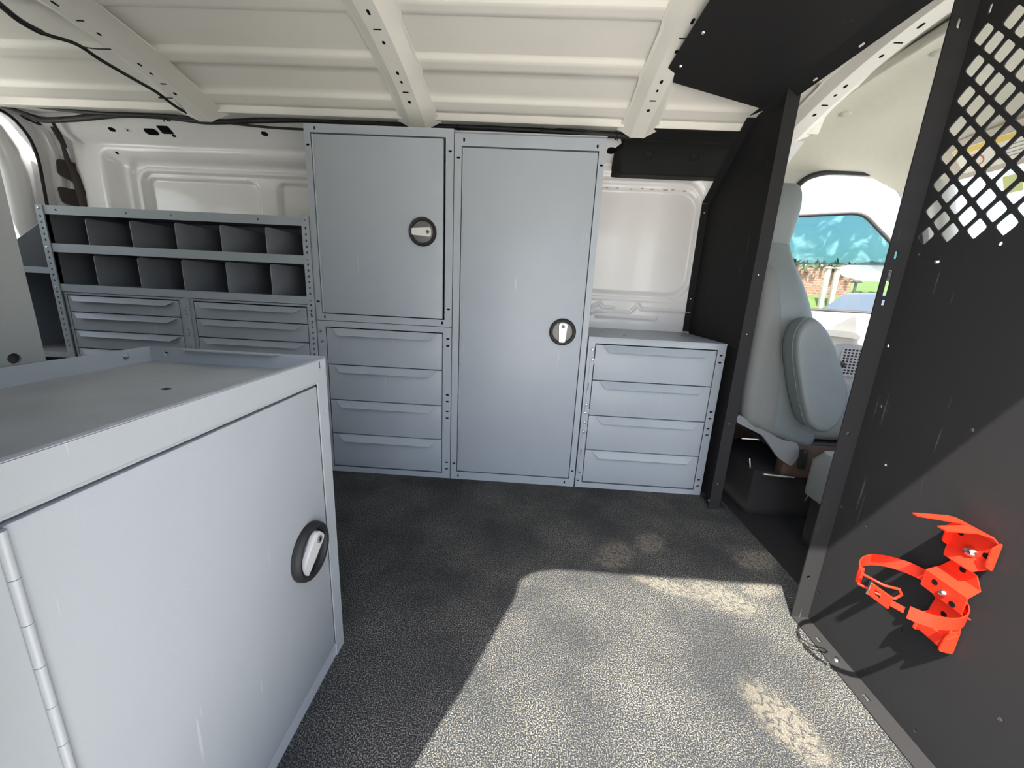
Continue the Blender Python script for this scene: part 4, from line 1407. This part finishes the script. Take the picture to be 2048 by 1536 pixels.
# engine cover with carpet between the seats
ec = empty('engine_cover', (1.3, 0.95, -0.06), 'grey carpeted engine cover box beside the driver seat', 'engine cover')
MB().loft([rsec(1.62, 0.945, 0.72, 1.215, 0.115, 0.03), rsec(1.62, 0.935, 0.73, 1.205, 0.14, 0.03), rsec(1.61, 0.932, 0.74, 1.2, 0.24, 0.03), rsec(1.60, 0.95, 0.76, 1.185, 0.272, 0.03)]).build('cover_top', 'box_grey', ec, smooth=40)
MB().box((0.965, 0.74, -0.06), (1.60, 1.19, 0.113), 0.004).build('cover_base', 'carpet', ec, smooth=30)
MB().tube([(0.960, 1.195, 0.118), (0.955, 1.20, 0.085)], 0.003, 6).build('hold_down_strap', 'chrome', ec, smooth=40)

# dashboard
da = empty('dashboard', (1.95, 1.0, 0.2), 'grey dashboard under the windscreen behind the partition', 'dashboard')
rg = []
for yy in (0.25, 1.735):
    rg.append([Vector((a, yy, b)) for a, b in ((1.92, 0.25), (1.72, 0.25), (1.66, 0.42), (1.66, 0.56), (1.72, 0.64), (1.86, 0.67), (1.92, 0.64))])
MB().loft(rg).build('dash_moulding', 'dash', da, smooth=30, bevel=0.01)
MB().box((1.93, 0.25, -0.06), (1.96, 1.78, 0.69)).build('firewall', 'carpet', da, smooth=0)
# sun visor with its printed label
sv = empty('sun_visor', (1.5, 1.45, 1.25), 'beige sun visor with a printed warning label seen through the mesh', 'sun visor')
vu = Vector((0.10, 0, -0.105)).normalized()
vo = Vector((1.452, 0, 1.298))
vis = MB().plate([rrect(1.10, 0.0, 1.68, 0.145, 0.025)], vo, (0, 1, 0), vu, 0.016).build('visor_pad', 'visor', sv, smooth=0, bevel=0.004)
nn = Vector((0, 1, 0)).cross(vu).normalized()
sgn = 1 if nn.x < 0 else -1
fo = vo + nn * (0.001 if sgn > 0 else -0.017)


def vlab(loop, m, lift, name='label_print', par=None):
    MB().plate([loop], fo + nn * lift * sgn, (0, 1, 0), vu, 0.0004).build(name, m, par or vis, smooth=0)


vlab(rrect(1.33, 0.030, 1.60, 0.125, 0.006), 'label_white', 0.0006, 'label')
vlab(rect(1.335, 0.034, 1.595, 0.052), 'label_yellow', 0.0010)
for k in range(4):
    vlab(rect(1.35, 0.068 + k * 0.012, 1.49, 0.071 + k * 0.012), 'dash', 0.0010)
MB().tube([fo + nn * 0.0012 * sgn + Vector((0, 1.545 + 0.022 * math.cos(R(a)), 0)) + vu * (0.085 + 0.020 * math.sin(R(a))) for a in range(0, 360, 20)], 0.0016, 5, True).build('label_print', 'label_red', vis, smooth=60)

# ================================================================== OPEN DRIVER DOOR
A = Vector((1.47, 2.40, 0))
U = Vector((0.41, -0.20, 0)).normalized()      # along the door towards its hinge
door = MB()
frame_out = round_poly([(-0.42, -0.20), (0.86, -0.20), (0.86, 0.72), (0.80, 0.72), (0.315, 1.272), (-0.28, 1.245), (-0.40, 1.15), (-0.42, 0.70)], [0.05, 0.05, 0.03, 0.03, 0.04, 0.08, 0.05, 0.03], 4)
win_o = round_poly([(-0.36, 0.70), (0.74, 0.69), (0.70, 0.78), (0.290, 1.207), (-0.25, 1.20), (-0.35, 1.10)], [0.02, 0.03, 0.05, 0.05, 0.06, 0.05], 4)
door.plate([frame_out, win_o], A, U, (0, 0, 1), 0.05)
dob = door.build('door_1', 'ext_white', smooth=0, bevel=0.006)
tag(dob, 'white driver door standing open beyond the seat', 'door', kind='structure')
inw = U.cross(Vector((0, 0, 1)))
sgn_d = 1 if inw.y < 0 else -1
INN = inw * sgn_d        # towards the cab


def dplate(loops, off, th, name, m, par=dob, bevel=0.0):
    return MB().plate(loops, A + INN * off, U, (0, 0, 1), th).build(name, m, par, smooth=0, bevel=bevel)


gasket = MB().tube([A + INN * 0.004 + U * p[0] + Vector((0, 0, p[1])) for p in win_o], 0.010, 8, True).build('window_gasket', 'rubber', dob, smooth=60)
dplate([win_o], -0.022, 0.004, 'pane', 'glass')
tint_loop = [(-0.35, 0.949), (0.552, 0.949), (0.290, 1.207), (-0.25, 1.20), (-0.35, 1.10)]
tb = dplate([round_poly(tint_loop, [0.0, 0.0, 0.05, 0.06, 0.05], 4)], -0.018, 0.002, 'tint_band', 'tint')
tag(tb, 'teal tinted upper half of the door glass')
dplate([rect(-0.35, 0.944, 0.555, 0.950)], -0.016, 0.004, 'tint_edge', 'rubber', tb)
trim_l = round_poly([(-0.38, -0.10), (0.80, -0.10), (0.80, 0.66), (0.60, 0.688), (-0.38, 0.690)], [0.05, 0.05, 0.05, 0.04, 0.04], 4)
inner_d = dplate([trim_l], 0.03, 0.028, 'door_lining', 'cream', bevel=0.008)
hnd = dplate([round_poly([(0.05, 0.600), (0.35, 0.590), (0.40, 0.572), (0.40, 0.548), (0.35, 0.556), (0.05, 0.567)], 0.012, 3)], 0.058, 0.03, 'pull_handle', 'cream', inner_d, 0.006)
gr = dplate([rrect(0.30, 0.30, 0.62, 0.52, 0.03)], 0.040, 0.012, 'speaker_panel', 'grille', inner_d, 0.004)
gh = [rrect(0.34, 0.345, 0.58, 0.505, 0.015)]
for i in range(14):
    for j in range(9):
        gh.append(rect(0.35 + i * 0.0162, 0.355 + j * 0.0162, 0.35 + i * 0.0162 + 0.0105, 0.355 + j * 0.0162 + 0.0105))
gg = dplate(gh, 0.047, 0.004, 'speaker_grille', 'grille', inner_d)
dplate([rect(0.345, 0.35, 0.575, 0.50)], 0.0415, 0.001, 'grille_backing', 'dark_metal', inner_d)
# window crank with black knob
ck = A + U * 0.25 + Vector((0, 0, 0.40)) + INN * 0.035
MB().tube([ck, ck + INN * 0.03, ck + INN * 0.035 + U * 0.09 + Vector((0, 0, 0.01))], 0.010, 8).build('window_crank', 'grille', inner_d, smooth=60)
kb = ck + INN * 0.04 + U * 0.09 + Vector((0, 0, 0.01))
MB().lathe([(0.012, 0.0), (0.018, 0.008), (0.018, 0.028), (0.012, 0.036), (0.0001, 0.037)], kb, INN, 16).build('crank_knob', 'rubber', inner_d, smooth=50)
# door mirror outside the glass
mc = A + U * 0.385 - INN * 0.16 + Vector((0, 0, 0.925))
mrr = MB()
rg = []
for (k, s) in ((-0.095, 0.35), (-0.07, 0.7), (0.0, 1.0), (0.06, 1.0), (0.09, 0.7)):
    rg.append([mc + U * k + (-INN) * p[0] * s + Vector((0, 0, p[1] * s)) for p in rrect(-0.09, -0.045, 0.09, 0.045, 0.03)])
mrr.loft(rg)
mir = mrr.build('door_mirror', 'ext_white', dob, smooth=50)
MB().tube([A + U * 0.56 - INN * 0.05 + Vector((0, 0, 0.84)), mc + U * 0.05], 0.018, 10).build('mirror_arm', 'rubber', mir, smooth=60)

# ================================================================== OUTSIDE
gd = MB().box((-40, -40, -0.80), (40, 40, -0.70)).build('ground', 'concrete', smooth=0)
tag(gd, 'pale concrete yard around the van', 'ground', kind='structure')
# rising lawn beyond the open door
lw = MB()
lw.add([(2, 12.5, -0.70), (26, 12.5, -0.70), (26, 15.6, 1.0), (2, 15.6, 1.0), (2, 20, 2.0), (26, 20, 2.0), (2, 30, 2.1), (26, 30, 2.1)], [(0, 1, 2, 3), (3, 2, 5, 4), (4, 5, 7, 6)])
lwo = lw.build('lawn', 'lawn', smooth=0)
tag(lwo, 'green lawn bank seen through the driver door window', 'lawn', kind='structure')
bw = MB()
bw.box((8.0, 16.2, 0.6), (12.55, 16.5, 2.15))
bwo = bw.build('brick_wall', 'brick', smooth=0)
tag(bwo, 'low brick wall under the ivy beyond the lawn', 'wall')
# ivy canopy: clustered leaf clumps
hd = MB()
rnd = random.Random(3)
for k in range(420):
    c = Vector((rnd.uniform(8.0, 14.5), rnd.uniform(15.9, 16.9), rnd.uniform(2.0, 2.42)))
    u_ = Vector((rnd.uniform(-1, 1), rnd.uniform(-1, 1), rnd.uniform(-1, 1))).normalized() * rnd.uniform(0.10, 0.2)
    v_ = u_.orthogonal().normalized() * rnd.uniform(0.06, 0.14)
    hd.add([c - u_, c + v_, c + u_, c - v_, c + u_.cross(v_).normalized() * 0.05], [(0, 1, 4), (1, 2, 4), (2, 3, 4), (3, 0, 4), (3, 2, 1, 0)])
hdo = hd.build('ivy', 'hedge', smooth=0)
tag(hdo, 'green ivy hanging over the brick wall', 'ivy', kind='stuff')
for i, (px, py, lab) in enumerate(((10.72, 15.0, 'pale slender post in front of the brick wall, nearer the seat'), (11.05, 15.0, 'pale slender post in front of the brick wall, nearer the lamp'))):
    p = MB()
    p.box((px - 0.07, py - 0.07, 0.62), (px + 0.07, py + 0.07, 2.05), 0.02)
    p.box((px - 0.10, py - 0.10, 2.04), (px + 0.10, py + 0.10, 2.10), 0.02)
    po = p.build('garden_post', 'post', smooth=30)
    tag(po, lab, 'post', 'posts before the brick wall')
lp = empty('yard_lamp', (11.80, 15.0, 0.62), 'dark lamp post with round globe on the lawn', 'lamp post')
MB().tube([(11.80, 15, 0.62), (11.80, 15, 1.62)], 0.045, 8).build('pole', 'dark_metal', lp, smooth=60)
MB().lathe([(0.0001, -0.16), (0.11, -0.12), (0.16, 0.0), (0.11, 0.12), (0.0001, 0.16)], (11.80, 15, 1.76), (0, 0, 1), 16).build('globe', 'post', lp, smooth=60)
MB().box((11.68, 14.88, 1.60), (11.92, 15.12, 1.64), 0.01).build('collar', 'dark_metal', lp, smooth=30)


def car(name, label, loc, m, rot, sc):
    c = empty(name, loc, label, 'car')
    prof_b = [(-2.1, 0.35), (-2.1, 0.75), (-1.9, 0.95), (-1.2, 1.02), (-0.6, 1.50), (0.7, 1.52), (1.4, 1.05), (2.05, 0.95), (2.15, 0.6), (2.1, 0.35)]
    b = MB().loft([[Vector((p[0], yy, p[1])) for p in prof_b] for yy in (-0.85, 0.85)]).build('body', m, None, smooth=30, bevel=0.06)
    g = MB().loft([[Vector((p[0], yy, p[1])) for p in ((-1.12, 1.06), (-0.58, 1.44), (0.68, 1.46), (1.28, 1.07))] for yy in (-0.87, 0.87)]).build('side_glass', 'car_glass', None, smooth=0)
    g2 = MB().loft([[Vector((p[0], yy, p[1])) for p in ((1.02, 1.345), (1.42, 1.06), (1.44, 1.075), (1.04, 1.37))] for yy in (-0.7, 0.7)]).build('windscreen', 'car_glass', None, smooth=0)
    ob = [b, g, g2]
    for sx in (-1.35, 1.35):
        for sy in (-0.83, 0.83):
            ob.append(MB().lathe([(0.20, -0.09), (0.32, -0.08), (0.33, 0.0), (0.32, 0.08), (0.20, 0.09)], (sx, sy, 0.33), (0, 1, 0), 20).build('wheel', 'rubber', None, smooth=40))
    for o_ in ob:
        o_.parent = c
    c.rotation_euler = (0, 0, rot)
    c.location = loc
    c.scale = (sc, sc, sc)
    return c


car('parked_car', 'blue-grey car parked on the yard beyond the open door', (8.55, 9.2, -0.70), 'car_blue', R(8), 1.18)
